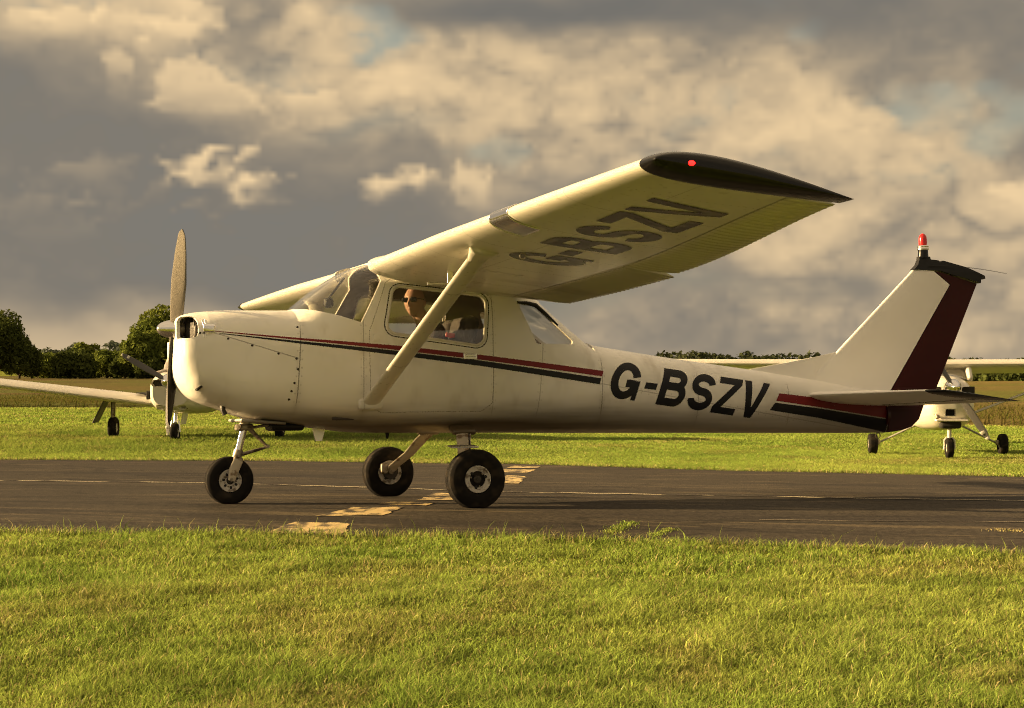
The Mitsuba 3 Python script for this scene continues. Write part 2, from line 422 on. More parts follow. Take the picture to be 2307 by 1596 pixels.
def tarmac_fn(p, n, uv):
    # streaks run along the taxiway, which bears about 16 degrees to the right of the picture plane
    u, v = p.x * .96 - p.y * .27, p.x * .27 + p.y * .96
    c = mx((.029, .024, .019), (.048, .040, .031), fb(u * .35, v * 1.8, .5, 4))
    c = c * (.72 + .56 * nz(u * 60, v * 60, 1.0))
    c = mx(c, (.024, .020, .018), st(.50, .66, fb(u * .22 + 3, v * 2.6, 7.7, 4)) * .8)
    c = mx(c, (.10, .080, .052), st(.60, .72, fb(u * .9, v * 8.0, 9.1, 4)) * .6)
    crack = 1 - st(.004, .022, dr.abs(fb(u * .5, v * 1.6, 5.2, 4) - .5))
    c = mx(c, (.014, .012, .010), crack * .7)
    w, s2, r = vor(p.x * 34, p.y * 34)
    return c * (.75 + .5 * r)


scene['tarmac'] = {'type': 'twosided', 'bsdf': {'type': 'bumpmap', 'arbitrary': mikit.proc(lambda p, n, uv: fb(p.x * 45, p.y * 45, 2.0, 3) * .004, eps=.004), 'scale': 1.0,
                   'bsdf': {'type': 'principled', 'base_color': mikit.proc(tarmac_fn), 'roughness': .75, 'specular': .25}}}
put('taxiway', strip(-45, 30, 301, near_edge, far_edge, 41, 0.0), 'tarmac', smooth=True, kind='structure')
scene['line_paint'] = pr(mikit.proc(lambda p, n, uv: mx((.055, .046, .038), (.46, .40, .29), st(.34, .56, fb(p.x * 5, p.y * 3, 1.0, 4)))), .7)
scene['faint_paint'] = pr(mikit.proc(lambda p, n, uv: mx((.05, .042, .034), (.17, .145, .11), st(.36, .56, fb(p.x * 5, p.y * 3, 1.0, 4)))), .7)
scene['bar_paint'] = pr(mikit.proc(lambda p, n, uv: mx((.055, .045, .034), (.46, .35, .17), st(.30, .66, fb(p.x * 14, p.y * 6, 3.0, 4)))), .7)


def draped(poly, dz, res=.12):
    v, f = tri2d(poly, res)
    return tm(np.c_[v, gz(v[:, 0], v[:, 1]) + dz], f)


LINE = np.array([(-28, 24.5), (-9, 19.1), (-5.55, 18.06), (-3.17, 17.38), (-1.44, 16.2), (0, 15.0), (2.06, 14.0), (3.95, 12.84), (9, 10.6)])
put('taxiway_line', draped(LineString(LINE).buffer(.045, cap_style='flat'), .004, .6), 'line_paint', smooth=False, kind='structure',
    label='thin worn white line along the taxiway behind the wheels')
put('taxiway_line', draped(LineString([(1.64, 11.06), (2.6, 10.96), (3.5, 10.9), (5, 10.2)]).buffer(.014, cap_style='flat'), .004, .6), 'faint_paint', smooth=False, kind='structure',
    label='short faint white line near the right end of the taxiway')
BARS = [[(-1.51, 10.15), (-1.02, 10.15), (-1.05, 10.80), (-1.43, 10.88)], [(-1.33, 11.35), (-.88, 11.40), (-.79, 12.08), (-1.15, 12.05)], [(-1.02, 12.34), (-.62, 12.22), (-.55, 12.5), (-.9, 12.64)],
        [(-.75, 13.1), (-.4, 12.94), (-.45, 14.5), (-.69, 14.8)], [(-.11, 17.2), (.08, 17.2), (.16, 19.2), (-.07, 19.5)], [(-.25, 20.3), (.19, 20.2), (.31, 21.1), (-.10, 21.2)], [(-.08, 21.5), (.33, 21.45), (.40, 22.1), (.03, 22.15)]]
for k, b in enumerate(BARS):
    P = Polygon(b).segmentize(.06)
    c = np.array(P.exterior.coords)
    c = c + .08 * (meshkit.fbm(np.c_[c * 7, np.full(len(c), k * 3.3)], 3, 5)[:, None] - .5) * np.array([1, 1.6])
    put('taxiway_marking', draped(Polygon(c).buffer(0), .004), 'bar_paint', smooth=False, kind='structure')

# ------------------------------------------------------------------ the aeroplane in front: fuselage
ST = np.array([
    # x,   zbot,  ztop,  half, zmid, n low, n up
    (-.022, 1.060, 1.385, .300, 1.22, 3.0, 3.0),
    (-.012, .985, 1.412, .345, 1.20, 3.0, 3.0),
    (.010, .930, 1.428, .375, 1.18, 3.0, 3.0),
    (.050, .868, 1.443, .402, 1.15, 3.0, 3.0),
    (.100, .822, 1.453, .422, 1.12, 3.0, 3.0),
    (.180, .782, 1.463, .440, 1.10, 3.0, 3.1),
    (.300, .742, 1.470, .458, 1.08, 3.1, 3.1),
    (.500, .672, 1.474, .478, 1.06, 3.2, 3.1),
    (.820, .622, 1.478, .503, 1.05, 3.3, 3.1),
    (.90, .606, 1.532, .508, 1.05, 3.4, 3.2),
    (.988, .594, 1.605, .513, 1.05, 3.4, 3.3),
    (1.135, .574, 1.712, .522, 1.05, 3.4, 3.5),
    (1.290, .556, 1.800, .528, 1.05, 3.4, 3.7),
    (1.430, .548, 1.845, .532, 1.05, 3.4, 3.9),
    (1.60, .544, 1.862, .534, 1.05, 3.4, 4.0),
    (2.00, .539, 1.845, .534, 1.05, 3.4, 4.0),
    (2.40, .534, 1.760, .526, 1.03, 3.3, 3.9),
    (2.70, .530, 1.640, .506, 1.01, 3.2, 3.6),
    (2.90, .527, 1.490, .484, .99, 3.1, 3.3),
    (3.10, .524, 1.335, .458, .97, 3.0, 3.0),
    (3.24, .522, 1.245, .440, .95, 2.9, 2.7),
    (3.56, .518, 1.193, .396, .91, 2.8, 2.5),
    (4.09, .511, 1.120, .324, .87, 2.7, 2.4),
    (4.75, .502, 1.038, .240, .82, 2.6, 2.3),
    (5.34, .494, .955, .168, .76, 2.5, 2.3),
    (5.80, .488, .890, .112, .71, 2.4, 2.2),
    (6.10, .486, .850, .072, .67, 2.3, 2.2),
])
SF = [PchipInterpolator(ST[:, 0], ST[:, k]) for k in range(1, 7)]


def section(x, m=72, dw=0., dzb=0., dzt=0.):
    zb, zt, w, zw, nl, nu = (float(f(x)) for f in SF)
    zb, zt, w = zb + dzb, zt - dzt, w - dw
    th = np.arange(m) * 2 * PI / m
    cy, sz = np.sin(th), -np.cos(th)              # starts at the bottom, goes to +y
    n = np.where(sz < 0, nl, nu)
    h = np.where(sz < 0, zw - zb, zt - zw)
    e = 2 / n
    return np.c_[np.full(m, x), w * np.sign(cy) * np.abs(cy) ** e, zw + h * np.sign(sz) * np.abs(sz) ** e]


def hull_y(x, z, dw=0.):
    """Half width of the fuselage at station x and height z (arrays)."""
    x, z = np.asarray(x, float), np.asarray(z, float)
    zb, zt, w, zw, nl, nu = (f(x) for f in SF)
    lo = z < zw
    t = np.clip(np.abs(z - zw) / np.where(lo, zw - zb, zt - zw), 0, .9999)
    n = np.where(lo, nl, nu)
    return w * (1 - t ** n) ** (1 / n) + dw


def loft(x0, x1, **k):
    xs_ = np.unique(np.r_[np.arange(x0, x1, .05), x1, [s for s in ST[:, 0] if x0 < s < x1]])
    return grid(np.stack([section(x, 96, **k) for x in xs_]), True, True)


outer = solid(loft(-.022, 6.10))
DOORWIN = Polygon([(1.527, 1.652), (2.272, 1.584), (2.240, 1.186), (1.452, 1.290)]).buffer(-.075).buffer(.075)
WIND = Polygon([(.70, 1.484), (.835, 1.482), (.93, 1.462), (1.124, 1.415), (1.276, 1.366), (1.445, 1.685), (1.42, 1.77), (1.47, 1.95), (.70, 1.95)])
REARW = Polygon([(2.535, 1.525), (2.560, 1.470), (2.676, 1.216), (3.035, 1.216), (2.70, 1.512)]).buffer(-.02).buffer(.02)
REARTOP = Polygon([(2.76, -.375), (3.225, -.36), (3.225, .36), (2.76, .375)])
cut = [prism(DOORWIN, -1, 1), prism(WIND, -1, 1), prism(REARW, -1, 1), prism(REARTOP, 1.17, 2.2, 2)]
cuts = m3.Manifold.batch_boolean(cut, m3.OpType.Add)
mid = solid(loft(.80, 3.24, dw=.020, dzb=.03, dzt=.02))
inner = solid(loft(.812, 3.228, dw=.030, dzb=.042, dzt=.03))
nose_hollow = solid(loft(.004, .74, dw=.022, dzb=.04, dzt=.02))
# cooling inlets either side of the spinner, the air slot under the chin and the open cowl flap under the belly
inlets = []
for s in (-1, 1):
    b = rbox((-.04, s * .29, 1.332), (.27, .30, .165), .04)
    inlets.append(solid(b))
chin = solid(rbox((.0, 0, .925), (.16, .52, .20), .05, rotm([0, 1, 0], -25)))
hull = outer - mid - nose_hollow - cuts
for b in inlets:
    hull = hull - b
hull = hull - solid(rbox((.02, -.28, .885), (.20, .16, .024), .009, rotm([0, 1, 0], 56)))
cowl_x = .815
AP = 'light_aeroplane'
thing(AP, 'cream white high-wing light aeroplane lettered G-BSZV standing on the taxiway', 'aeroplane')
nose_part, body_part = hull.split_by_plane([-1, 0, 0], -cowl_x)
if nose_part.bounding_box()[0] > .5:
    nose_part, body_part = body_part, nose_part
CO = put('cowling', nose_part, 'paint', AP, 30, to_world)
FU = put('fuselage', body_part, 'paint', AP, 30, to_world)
put('cabin_lining', mid - inner - cuts, 'lining', FU, 30, to_world)


def pane(poly, dw, cond=None, x0=.7, x1=3.3):
    """The hull surface inside a side-view polygon, set in by dw, as a single sheet of glass."""
    xs_ = np.arange(x0, x1, .02)
    P = np.stack([section(x, 160, dw=dw, dzt=dw) for x in xs_])
    g = grid(P, True)
    c = np.array(g.triangles_center)
    import shapely
    ok = shapely.contains_xy(poly, c[:, 0], c[:, 2])
    if cond is not None:
        ok &= cond(c)
    m = trimesh.Trimesh(g.vertices, np.array(g.faces)[ok], process=False)
    m.remove_unreferenced_vertices()
    return m


put('windscreen', pane(WIND.buffer(.012), .008, lambda c: c[:, 2] > 1.3), 'glass', AP, True, to_world)
put('door_window', pane(DOORWIN.buffer(.012), .012, lambda c: c[:, 1] < 0), 'glass', AP, True, to_world)
put('door_window', pane(DOORWIN.buffer(.012), .012, lambda c: c[:, 1] > 0), 'glass', AP, True, to_world)
put('rear_window', pane(REARW.buffer(.012), .010, lambda c: c[:, 1] < 0), 'glass', AP, True, to_world)
put('rear_window', pane(REARW.buffer(.012), .010, lambda c: c[:, 1] > 0), 'glass', AP, True, to_world)
put('rear_window', pane(sbox(2.75, 1.16, 3.235, 2.0), .010, lambda c: (np.abs(c[:, 1]) < .385) & (c[:, 2] > 1.15)), 'glass', AP, True, to_world, label='sloping back window between the two rear posts')


def on_hull(poly, side, lift=.003, res=.03):
    """A thin sheet that follows the fuselage flank; side -1 faces the camera."""
    v, f = tri2d(poly, res)
    y = side * hull_y(v[:, 0], v[:, 1], lift)
    m = tm(np.c_[v[:, 0], y, v[:, 1]], f)
    if (np.array(m.face_normals)[:, 1].mean() * side) < 0:
        m.invert()
    return m


def bead(path, side, r, lift=.0):
    p = np.asarray(path, float)
    q = np.c_[p[:, 0], side * hull_y(p[:, 0], p[:, 1], lift), p[:, 1]]
    return q


def loop_tube(poly, side, r, lift, sides=8):
    """A closed bead round a side-view polygon."""
    p = np.array(poly.segmentize(.03).exterior.coords)[:-1]
    q = np.c_[p[:, 0], side * hull_y(p[:, 0], p[:, 1], lift), p[:, 1]]
    t = np.roll(q, -1, 0) - np.roll(q, 1, 0)
    t /= np.linalg.norm(t, axis=1, keepdims=True)
    a = np.tile([0, 1.0, 0], (len(q), 1))
    a = a - t * (t * a).sum(1, keepdims=True)
    a /= np.linalg.norm(a, axis=1, keepdims=True)
    b = np.cross(t, a)
    an = np.arange(sides) * 2 * PI / sides
    P = q[:, None] + r * (np.cos(an)[None, :, None] * a[:, None] + np.sin(an)[None, :, None] * b[:, None])
    P = np.vstack([P, P[:1]])
    return grid(P, True)


for s in (-1, 1):
    q = bead([(2.53, 1.535), (2.62, 1.533), (2.70, 1.520), (2.78, 1.455), (2.88, 1.365)], s, 0, .001)
    put('window_trim', tube(q, [.010, .016, .017, .013, .009], 8), 'black_matt', AP, True, to_world)
DOOR = Polygon([(1.335, 1.30), (1.475, 1.668), (1.52, 1.70), (2.25, 1.618), (2.31, 1.56), (2.305, .76), (2.22, .70), (1.42, .70), (1.34, .78)]).buffer(-.04).buffer(.04)
for s in (-1, 1):
    put('window_frame', loop_tube(DOORWIN.buffer(-.006), s, .011, -.004), 'white_trim', AP, True, to_world)
    put('window_seal', loop_tube(DOORWIN.buffer(.016), s, .0035, .001), 'black_matt', AP, True, to_world)
    put('door_seam', loop_tube(DOOR, s, .0018, .000, 5), 'seam_grime', AP, True, to_world)
STRIPES = [('red_stripe', [(.188, 1.3025), (.823, 1.249), (1.547, 1.195), (2.211, 1.128), (3.262, 1.009), (3.247, .967), (2.211, 1.090), (1.547, 1.162), (.823, 1.234), (.188, 1.2985)], 'dark red'),
           ('black_stripe', [(.24, 1.2845), (.82, 1.226), (1.547, 1.156), (2.211, 1.084), (3.239, .951), (3.224, .904), (2.210, 1.043), (1.512, 1.127), (.82, 1.208), (.24, 1.2805)], 'black'),
           ('red_stripe', [(4.955, .830), (5.359, .789), (6.095, .722), (6.095, .61), (5.357, .712), (4.92, .768)], 'dark red'),
           ('black_stripe', [(4.908, .752), (5.357, .702), (6.095, .60), (6.095, .49), (5.7, .56), (5.355, .622), (4.858, .690)], 'black')]
for s in (-1, 1):
    for name, pts, _ in STRIPES:
        put(name.split('_')[0] + '_stripe', on_hull(Polygon(pts), s), name, AP, True, to_world)


# registration letters: unit glyphs (x along the line, y up, cap height 1, before slanting)
def arc(cx, cy, rx, ry, a0, a1, n=24):
    a = np.radians(np.linspace(a0, a1, n))
    return [(cx + rx * math.cos(t), cy + ry * math.sin(t)) for t in a]


SW = .105                                                           # half stroke


def stroke(pts):
    return LineString(pts).buffer(SW, cap_style='flat', join_style='round')


def glyphs():
    G = union_all([stroke(arc(.41, .5, .305, .40, 18, 318, 50)), stroke([(.44, .44), (.70, .44)]).union(sbox(.44, .36, .815, .53)), sbox(.69, 0, .815, .44),
                   stroke(arc(.41, .5, .305, .40, 316, 345, 8))])
    B = union_all([sbox(0, 0, .215, 1), stroke([(.1, .895), (.48, .895)] + arc(.48, .715, .20, .18, 90, -90) + [(.1, .535)]),
                   stroke([(.1, .535), (.52, .535)] + arc(.52, .32, .215, .215, 90, -90) + [(.1, .105)])])
    S = stroke(arc(.41, .70, .295, .195, 5, 180, 22) + arc(.41, .70, .295, .19, 180, 268, 12) + arc(.41, .305, .31, .205, 88, -60, 16) + arc(.41, .305, .31, .20, -60, -178, 20))
    Zg = Polygon([(.03, 1), (.80, 1), (.80, .84), (.28, .18), (.80, .18), (.80, 0), (0, 0), (0, .17), (.53, .82), (.03, .82)])
    V = Polygon([(0, 1), (.225, 1), (.42, .27), (.63, 1), (.85, 1), (.535, 0), (.305, 0)])
    return {'G': G, 'B': B, 'S': S, 'Z': Zg, 'V': V, '-': sbox(0, .37, 1, .55)}


GL = {}
for k, g in glyphs().items():
    x0, y0, x1, y1 = g.bounds
    sy = 1.0 if k == '-' else 1 / (y1 - y0)
    GL[k] = affinity.affine_transform(g, [1 / (x1 - x0), 0, 0, sy, -x0 / (x1 - x0), 0 if k == '-' else -y0 * sy])      # unit box
# corners bottom left, bottom right, top right, top left of each letter's slanted box on the flank (x, z)
BOXES = {'G': [(3.282, .804), (3.544, .771), (3.649, 1.061), (3.386, 1.094)], 'B': [(3.74, .745), (3.985, .714), (4.093, 1.006), (3.846, 1.036)],
         'S': [(4.018, .71), (4.245, .68), (4.354, .973), (4.126, 1.002)], 'Z': [(4.267, .677), (4.494, .648), (4.604, .942), (4.376, .970)],
         'V': [(4.513, .646), (4.76, .614), (4.872, .909), (4.624, .94)], '-': [(3.634 - .055, .871 - .17), (3.744 - .06, .859 - .17), (3.763 + .11, .909 + .25), (3.655 + .115, .92 + .25)]}


def into(g, q):
    """Unit-square geometry into a quadrilateral, bilinearly."""
    import shapely
    q = np.asarray(q, float)
    return shapely.transform(g.segmentize(.05), lambda c: ((1 - c[:, :1]) * (1 - c[:, 1:]) * q[0] + c[:, :1] * (1 - c[:, 1:]) * q[1] + c[:, :1] * c[:, 1:] * q[2] + (1 - c[:, :1]) * c[:, 1:] * q[3]))


for ch in 'G-BSZV':
    poly = Polygon([(3.634, .871), (3.744, .859), (3.763, .909), (3.655, .92)]) if ch == '-' else into(GL[ch], BOXES[ch]).buffer(0)
    put('registration_hyphen' if ch == '-' else 'registration_letter', on_hull(poly, -1), 'letter_black', AP, True, to_world)

# ------------------------------------------------------------------ wings
_X = .5 * (1 - np.cos(np.linspace(0, PI, 33)))


def naca(x, m=.024, p=.4, t=.125):
    yt = 5 * t * (.2969 * np.sqrt(x) - .126 * x - .3516 * x ** 2 + .2843 * x ** 3 - .1036 * x ** 4)
    yc = np.where(x < p, m / p ** 2 * (2 * p * x - x ** 2), m / (1 - p) ** 2 * (1 - 2 * p + 2 * p * x - x ** 2))
    return yc + yt, yc - yt


LE_X = PchipInterpolator([0, 1.9, 2.6, 5.0, 5.3], [1.345, 1.348, 1.372, 1.475, 1.49])
LE_Z = PchipInterpolator([0, .5, 5.0, 5.3], [1.790, 1.795, 1.878, 1.883])
TE_X = PchipInterpolator([0, 2.58, 5.0, 5.3], [2.89, 2.85, 2.60, 2.58])
TE_Z = PchipInterpolator([0, .5, 2.58, 5.0, 5.3], [1.545, 1.545, 1.578, 1.722, 1.738])


def wing_pts(y, x, top, thick=1.0, lift=0.):
    """Points of the wing skin at span y (scalar or array), chord fractions x."""
    y, x = np.broadcast_arrays(np.asarray(y, float), np.asarray(x, float))
    lx, lz, tx, tz = LE_X(y), LE_Z(y), TE_X(y), TE_Z(y)
    up, lo = naca(x)
    h = (up if top else lo) * thick + (lift if top else -lift)
    c = tx - lx
    return np.stack([lx + x * c - h * (tz - lz) * -0.0, y, lz + x * (tz - lz) + h * c], -1)


HINGE = .735


def airfoil_ring(y, x0, x1, n=26, ridge=0.):
    """Closed ring over the chord range: along the upper skin forward, then the lower skin aft."""
    f = .5 * (1 - np.cos(np.linspace(0, PI, n))) if x0 == 0 else np.linspace(0, 1, n)
    xs_ = x0 + (x1 - x0) * f
    return np.vstack([wing_pts(y, xs_[::-1], True, 1, ridge), wing_pts(y, xs_ if x0 > 0 else xs_[1:], False, 1, ridge[::-1] if np.ndim(ridge) else ridge)])


def mir(side):
    """side -1: the wing towards the camera (y negative)."""
    return lambda v: to_world(v * np.array([1, side, 1]))


def mirror(mesh, side):
    m = tm(np.array(mesh.vertices) * np.array([1, side, 1]), mesh.faces)
    if side < 0:
        m.invert()
    return m


def surface_piece(y0, y1, x0, x1, droop, pitch=.074):
    """Flap or aileron: its skins pressed into chordwise ridges, hinged down by droop degrees."""
    n = int((y1 - y0) / pitch * 12)
    yy = np.linspace(y0, y1, n)
    rings = []
    for y in yy:
        ph = ((y - y0) / pitch) % 1
        r = .0075 * max(0., 1 - abs(ph - .5) / .12) * (1 if .02 < y - y0 and y1 - y > .02 else 0)
        rings.append(airfoil_ring(y, x0, x1, 12, r * np.array([.45, .8, 1.1, 1.3, 1.4, 1.4, 1.4, 1.4, 1.3, 1.1, .8, .3])))
    P = np.stack(rings)
    piv = wing_pts(yy, np.full(n, x0), False)
    a = math.radians(droop)
    R = P - piv[:, None]
    P = piv[:, None] + np.stack([R[..., 0] * math.cos(a) + R[..., 2] * math.sin(a), R[..., 1], -R[..., 0] * math.sin(a) + R[..., 2] * math.cos(a)], -1)
    return grid(P, True, True)


yy_main = np.unique(np.r_[np.linspace(.50, 4.995, 60)])
main_panel = grid(np.stack([airfoil_ring(y, 0, HINGE if y > .62 else HINGE, 30) for y in yy_main]), True, True)


TIP_Y = 4.998


def tip_mesh():
    rings = []
    lx, lz, tx, tz = float(LE_X(TIP_Y)), float(LE_Z(TIP_Y)), float(TE_X(TIP_Y)), float(TE_Z(TIP_Y))
    xs_ = .5 * (1 - np.cos(np.linspace(0, PI, 30)))
    for u in np.linspace(0, 1, 16):
        k = max(math.cos(u * PI / 2), .02) ** .62
        r = np.vstack([wing_pts(TIP_Y, xs_[::-1], True), wing_pts(TIP_Y, xs_[1:-1], False)])
        f = (r[:, 0] - lx) / (tx - lx)
        zc = lz + f * (tz - lz)
        # the fairing stands a little proud of the wing; its outer edge curves up towards the upper skin
        top = naca(np.clip(f, 0, 1))[0] * (tx - lx)
        r[:, 2] = zc + .30 * (1 - k) * top + (r[:, 2] - zc) * k * 1.05
        r[:, 0] = lx - .006 + (r[:, 0] - lx) * 1.01 + .018 * (1 - k) * (1 - 2.2 * f)
        r[:, 1] = TIP_Y + .165 * math.sin(u * PI / 2)
        rings.append(r)
    return grid(np.stack(rings), True, True)


LIGHT_Y0, LIGHT_Y1, LIGHT_C = 3.05, 3.42, .13
WG = []
for s in (-1, 1):
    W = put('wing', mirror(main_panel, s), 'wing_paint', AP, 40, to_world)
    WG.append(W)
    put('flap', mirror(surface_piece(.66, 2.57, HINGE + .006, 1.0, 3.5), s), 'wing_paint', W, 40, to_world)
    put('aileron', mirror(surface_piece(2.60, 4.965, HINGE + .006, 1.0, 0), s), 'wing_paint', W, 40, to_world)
    put('wing_tip', mirror(tip_mesh(), s), 'black_gloss', W, 50, to_world, label='glossy black wing tip')
    # lift strut: a streamlined tube from the lower flank to the underside of the wing
    a, b = np.array([1.345, .500, .765]), np.append(wing_pts(2.30, .21, False), [])
    b = wing_pts(2.30, .17, False) + [0, 0, .02]
    p = a + (b - a) * np.linspace(0, 1, 24)[:, None]
    d = (b - a) / np.linalg.norm(b - a)
    up = np.array([1.0, 0, 0]) - d * d[0]
    put('strut', mirror(tube(p, 0, 22, (np.full(24, .066), np.full(24, .027), up)), s), 'wing_paint', W, True, to_world)
    cuff = tube(np.array([b + d * -.13, b + d * -.08, b + d * -.02, b + d * .03]), 0, 22, ([.068, .078, .10, .12], [.029, .034, .05, .07], up))
    put('strut_fairing', mirror(cuff, s), 'wing_paint', W, True, to_world)
    put('strut_foot', mirror(rbox(a + [0, .012, -.006], (.19, .045, .085), .02), s), 'paint', AP, 40, to_world)
# centre section: the roof skin between the wing roots
roof = grid(np.stack([airfoil_ring(y, 0, .80, 30) for y in np.linspace(-.52, .52, 21) if True] if False else
                     [np.vstack([wing_pts(abs(y), np.linspace(.80, .075, 30), True, 1, .004), wing_pts(abs(y), np.linspace(.08, .80, 29), True, 1, -.03)]) * np.array([1, 1 if y >= 0 else -1, 1]) for y in np.linspace(-.55, .55, 23)]), True, True)
put('cabin_roof', roof, 'wing_paint', AP, 40, to_world)
for s in (-1, 1):
    # root fairing: a rounded cuff where the wing meets the cabin
    rr = []
    for k, (y, g) in enumerate(((.49, .009), (.53, .009), (.56, .004), (.60, .0005))):
        f = .5 * (1 - np.cos(np.linspace(0, PI, 26)))
        up, lo = wing_pts(y, f[::-1] * 1.0, True, 1, g / 1.5), wing_pts(y, f[1:] * 1.0, False, 1, g / 1.5)
        up[:, 0] -= (1 - f[::-1]) * g
        lo[:, 0] -= (1 - f[1:]) * g
        rr.append(np.vstack([up, lo]))
    put('root_fairing', mirror(grid(np.stack(rr), True, True), s), 'wing_paint', AP, 40, to_world)


def on_wing(poly, lift=.003, res=.03):
    """A sheet on the underside of the near wing; polygon in (span y, chord x in metres)."""
    v, f = tri2d(poly, res)
    y, x = v[:, 0], v[:, 1]
    lx, tx = LE_X(y), TE_X(y)
    P = wing_pts(y, (x - lx) / (tx - lx), False)
    P[:, 2] -= lift
    m = tm(P * np.array([1, -1, 1]), f)
    if np.array(m.face_normals)[:, 2].mean() > 0:
        m.invert()
    return m


# lettering under the near wing: reads from the root to the tip, tops towards the leading edge
ULET = [('G', 2.26, .38), ('-', 2.70, .18), ('B', 2.96, .35), ('S', 3.41, .34), ('Z', 3.82, .35), ('V', 4.22, .38)]
for ch, y0, w in ULET:
    g = sbox(0, .36, 1, .56) if ch == '-' else GL[ch]
    xb, xt, sl = 2.25, 1.75, -.03
    q = [(y0, xb), (y0 + w, xb), (y0 + w + sl, xt), (y0 + sl, xt)]
    put('wing_hyphen' if ch == '-' else 'wing_letter', on_wing(into(g, q).buffer(0)), 'wing_letter', WG[0], True, to_world)

zig = LineString([(1.62 + .012 * (-1) ** k, 1.78 + .045 * k) for k in range(9)]).buffer(.006)
put('peeling_tape', on_wing(zig), 'white_trim', WG[0], True, to_world)
# landing light let into the leading edge: dark bay behind a clear cover
f = np.linspace(.0, .15, 12)
P = np.stack([np.vstack([wing_pts(y, np.linspace(.045, .0, 7), True, 1, .003), wing_pts(y, np.linspace(.004, .15, 16), False, 1, .003)]) for y in np.linspace(3.03, 3.31, 9)])
P[..., 0] -= .003
put('landing_light', mirror(grid(P), -1), 'chrome', WG[0], True, to_world, label='clear landing light cover let into the leading edge')
fr = np.vstack([P[0], P[:, -1], P[-1][::-1], P[::-1, 0]])
put('light_frame', mirror(tube(np.vstack([fr]), .0035, 6), -1), 'bare_metal', WG[0], True, to_world)
# pitot head and its mast under the near wing, and the small drain and tie-down fittings
q = wing_pts(1.30, .24, False)
put('pitot_head', cat(mirror(rbox(q + [0, 0, -.045], (.045, .012, .10), .005), -1), mirror(tube([q + [-.17, 0, -.088], q + [.03, 0, -.088]], [.009, .011], 10), -1)), 'bare_metal', WG[0], 40, to_world)
q = wing_pts(2.55, .28, False)
put('tie_down_ring', mirror(tm(*(lambda t: (np.array(t.vertices) @ rotm([1, 0, 0], 90).T + q + [0, 0, -.028], t.faces))(trimesh.creation.torus(.02, .004, 16, 8))), -1), 'dirty_metal', WG[0], True, to_world)
# navigation light at the tip: a lit red lamp in a clear blister
q = np.array([float(LE_X(TIP_Y)) + .20, TIP_Y + .158, float(LE_Z(TIP_Y)) - .012])
key = put('navigation_light', mirror(ball(q, .016, 2, (1.35, .9, .9)), -1), 'lens_red', WG[0], True, to_world, label='lit red navigation light on the black wing tip')
scene[key]['emitter'] = {'type': 'area', 'radiance': rgb(4.0, .012, .01)}

# ------------------------------------------------------------------ tail
HALF_T = lambda z: .050 - .020 * np.clip((z - .85) / 1.1, 0, 1)
FLE = PchipInterpolator([.80, 1.185, 1.916, 2.1], [5.222, 5.638, 6.433, 6.63])
FTE = PchipInterpolator([.40, .53, .60, .75, .846, 1.80, 2.0], [6.30, 6.37, 6.45, 6.52, 6.63, 7.10, 7.2])


def fin_half(x, z):
    le, te = FLE(np.clip(z, .8, 2.1)), FTE(np.clip(z, .4, 2.0))
    f = np.clip((x - le) / (te - le), 0, 1)
    t = 5 * (.2969 * np.sqrt(f) - .126 * f - .3516 * f ** 2 + .2843 * f ** 3 - .1015 * f ** 4)
    return np.maximum(HALF_T(z) * t * 2.0 + .002, .003)


FIN = Polygon([(5.40, .85), (5.408, 1.139), (5.638, 1.185), (6.433, 1.916), (6.63, 1.901), (6.796, 1.785), (6.148, .845)])
FILLET = Polygon([(4.80, 1.02), (4.803, 1.040), (5.10, 1.086), (5.404, 1.139), (5.404, .93), (5.2, .95), (5.0, .98)])
RUDDER = Polygon([(6.156, .842), (6.806, 1.785), (6.642, 1.902), (6.70, 1.893), (6.84, 1.86), (7.098, 1.80), (6.634, .846), (6.515, .741), (6.450, .60), (6.370, .535), (6.25, .503), (6.13, .490), (6.125, .80)])
FI = put('fin', plate(FIN, fin_half, .06), 'fin_paint', AP, 30, to_world)
put('dorsal_fillet', plate(FILLET, lambda x, z: .010 + .028 * np.clip((x - 4.8) / .6, 0, 1) * np.clip((1.16 - z) / .2, .15, 1), .05), 'fin_paint', FI, 30, to_world)
RU = put('rudder', plate(RUDDER, lambda x, z: np.where(z < .85, .006 + .030 * np.clip((6.55 - x) / .4, 0, 1) ** .6, fin_half(x, z) + .0015), .05), 'maroon', AP, 30, to_world, label='dark red rudder')
CAP = Polygon([(6.425, 1.912), (6.470, 1.955), (6.488, 2.00), (6.49, 2.03), (6.598, 2.03), (6.605, 2.005), (6.68, 2.000), (6.70, 1.985), (6.73, 1.998), (6.98, 1.942), (7.165, 1.873), (7.170, 1.845), (7.122, 1.835), (7.12, 1.805),
               (6.98, 1.84), (6.84, 1.868), (6.70, 1.905), (6.64, 1.910)])
put('fin_cap', plate(CAP, lambda x, z: .034 + .012 * np.sin(np.clip((x - 6.42) / .74, 0, 1) * PI) - .016 * np.clip((z - 1.9) / .12, 0, 1), .03), 'black_worn', FI, 40, to_world, label='chipped black cap on top of the tail fin')
bc = np.array([6.544, 0, 2.03])
BE = put('beacon_base', lathe([(-.01, .046), (.0, .046), (.035, .043), (.06, .043)], (0, 0, 1), bc), 'black_gloss', FI, 40, to_world)
put('beacon_collar', lathe([(.060, .050), (.072, .052), (.080, .047), (.092, .050), (.100, .044)], (0, 0, 1), bc), 'bare_metal', FI, 40, to_world)
put('beacon_lens', lathe([(.10, .034), (.12, .036), (.16, .0355), (.185, .030), (.200, .018), (.206, .004)], (0, 0, 1), bc), 'lens_red', FI, 50, to_world, label='red beacon on top of the tail fin')
a0 = np.array([6.57, -.05, 1.945])
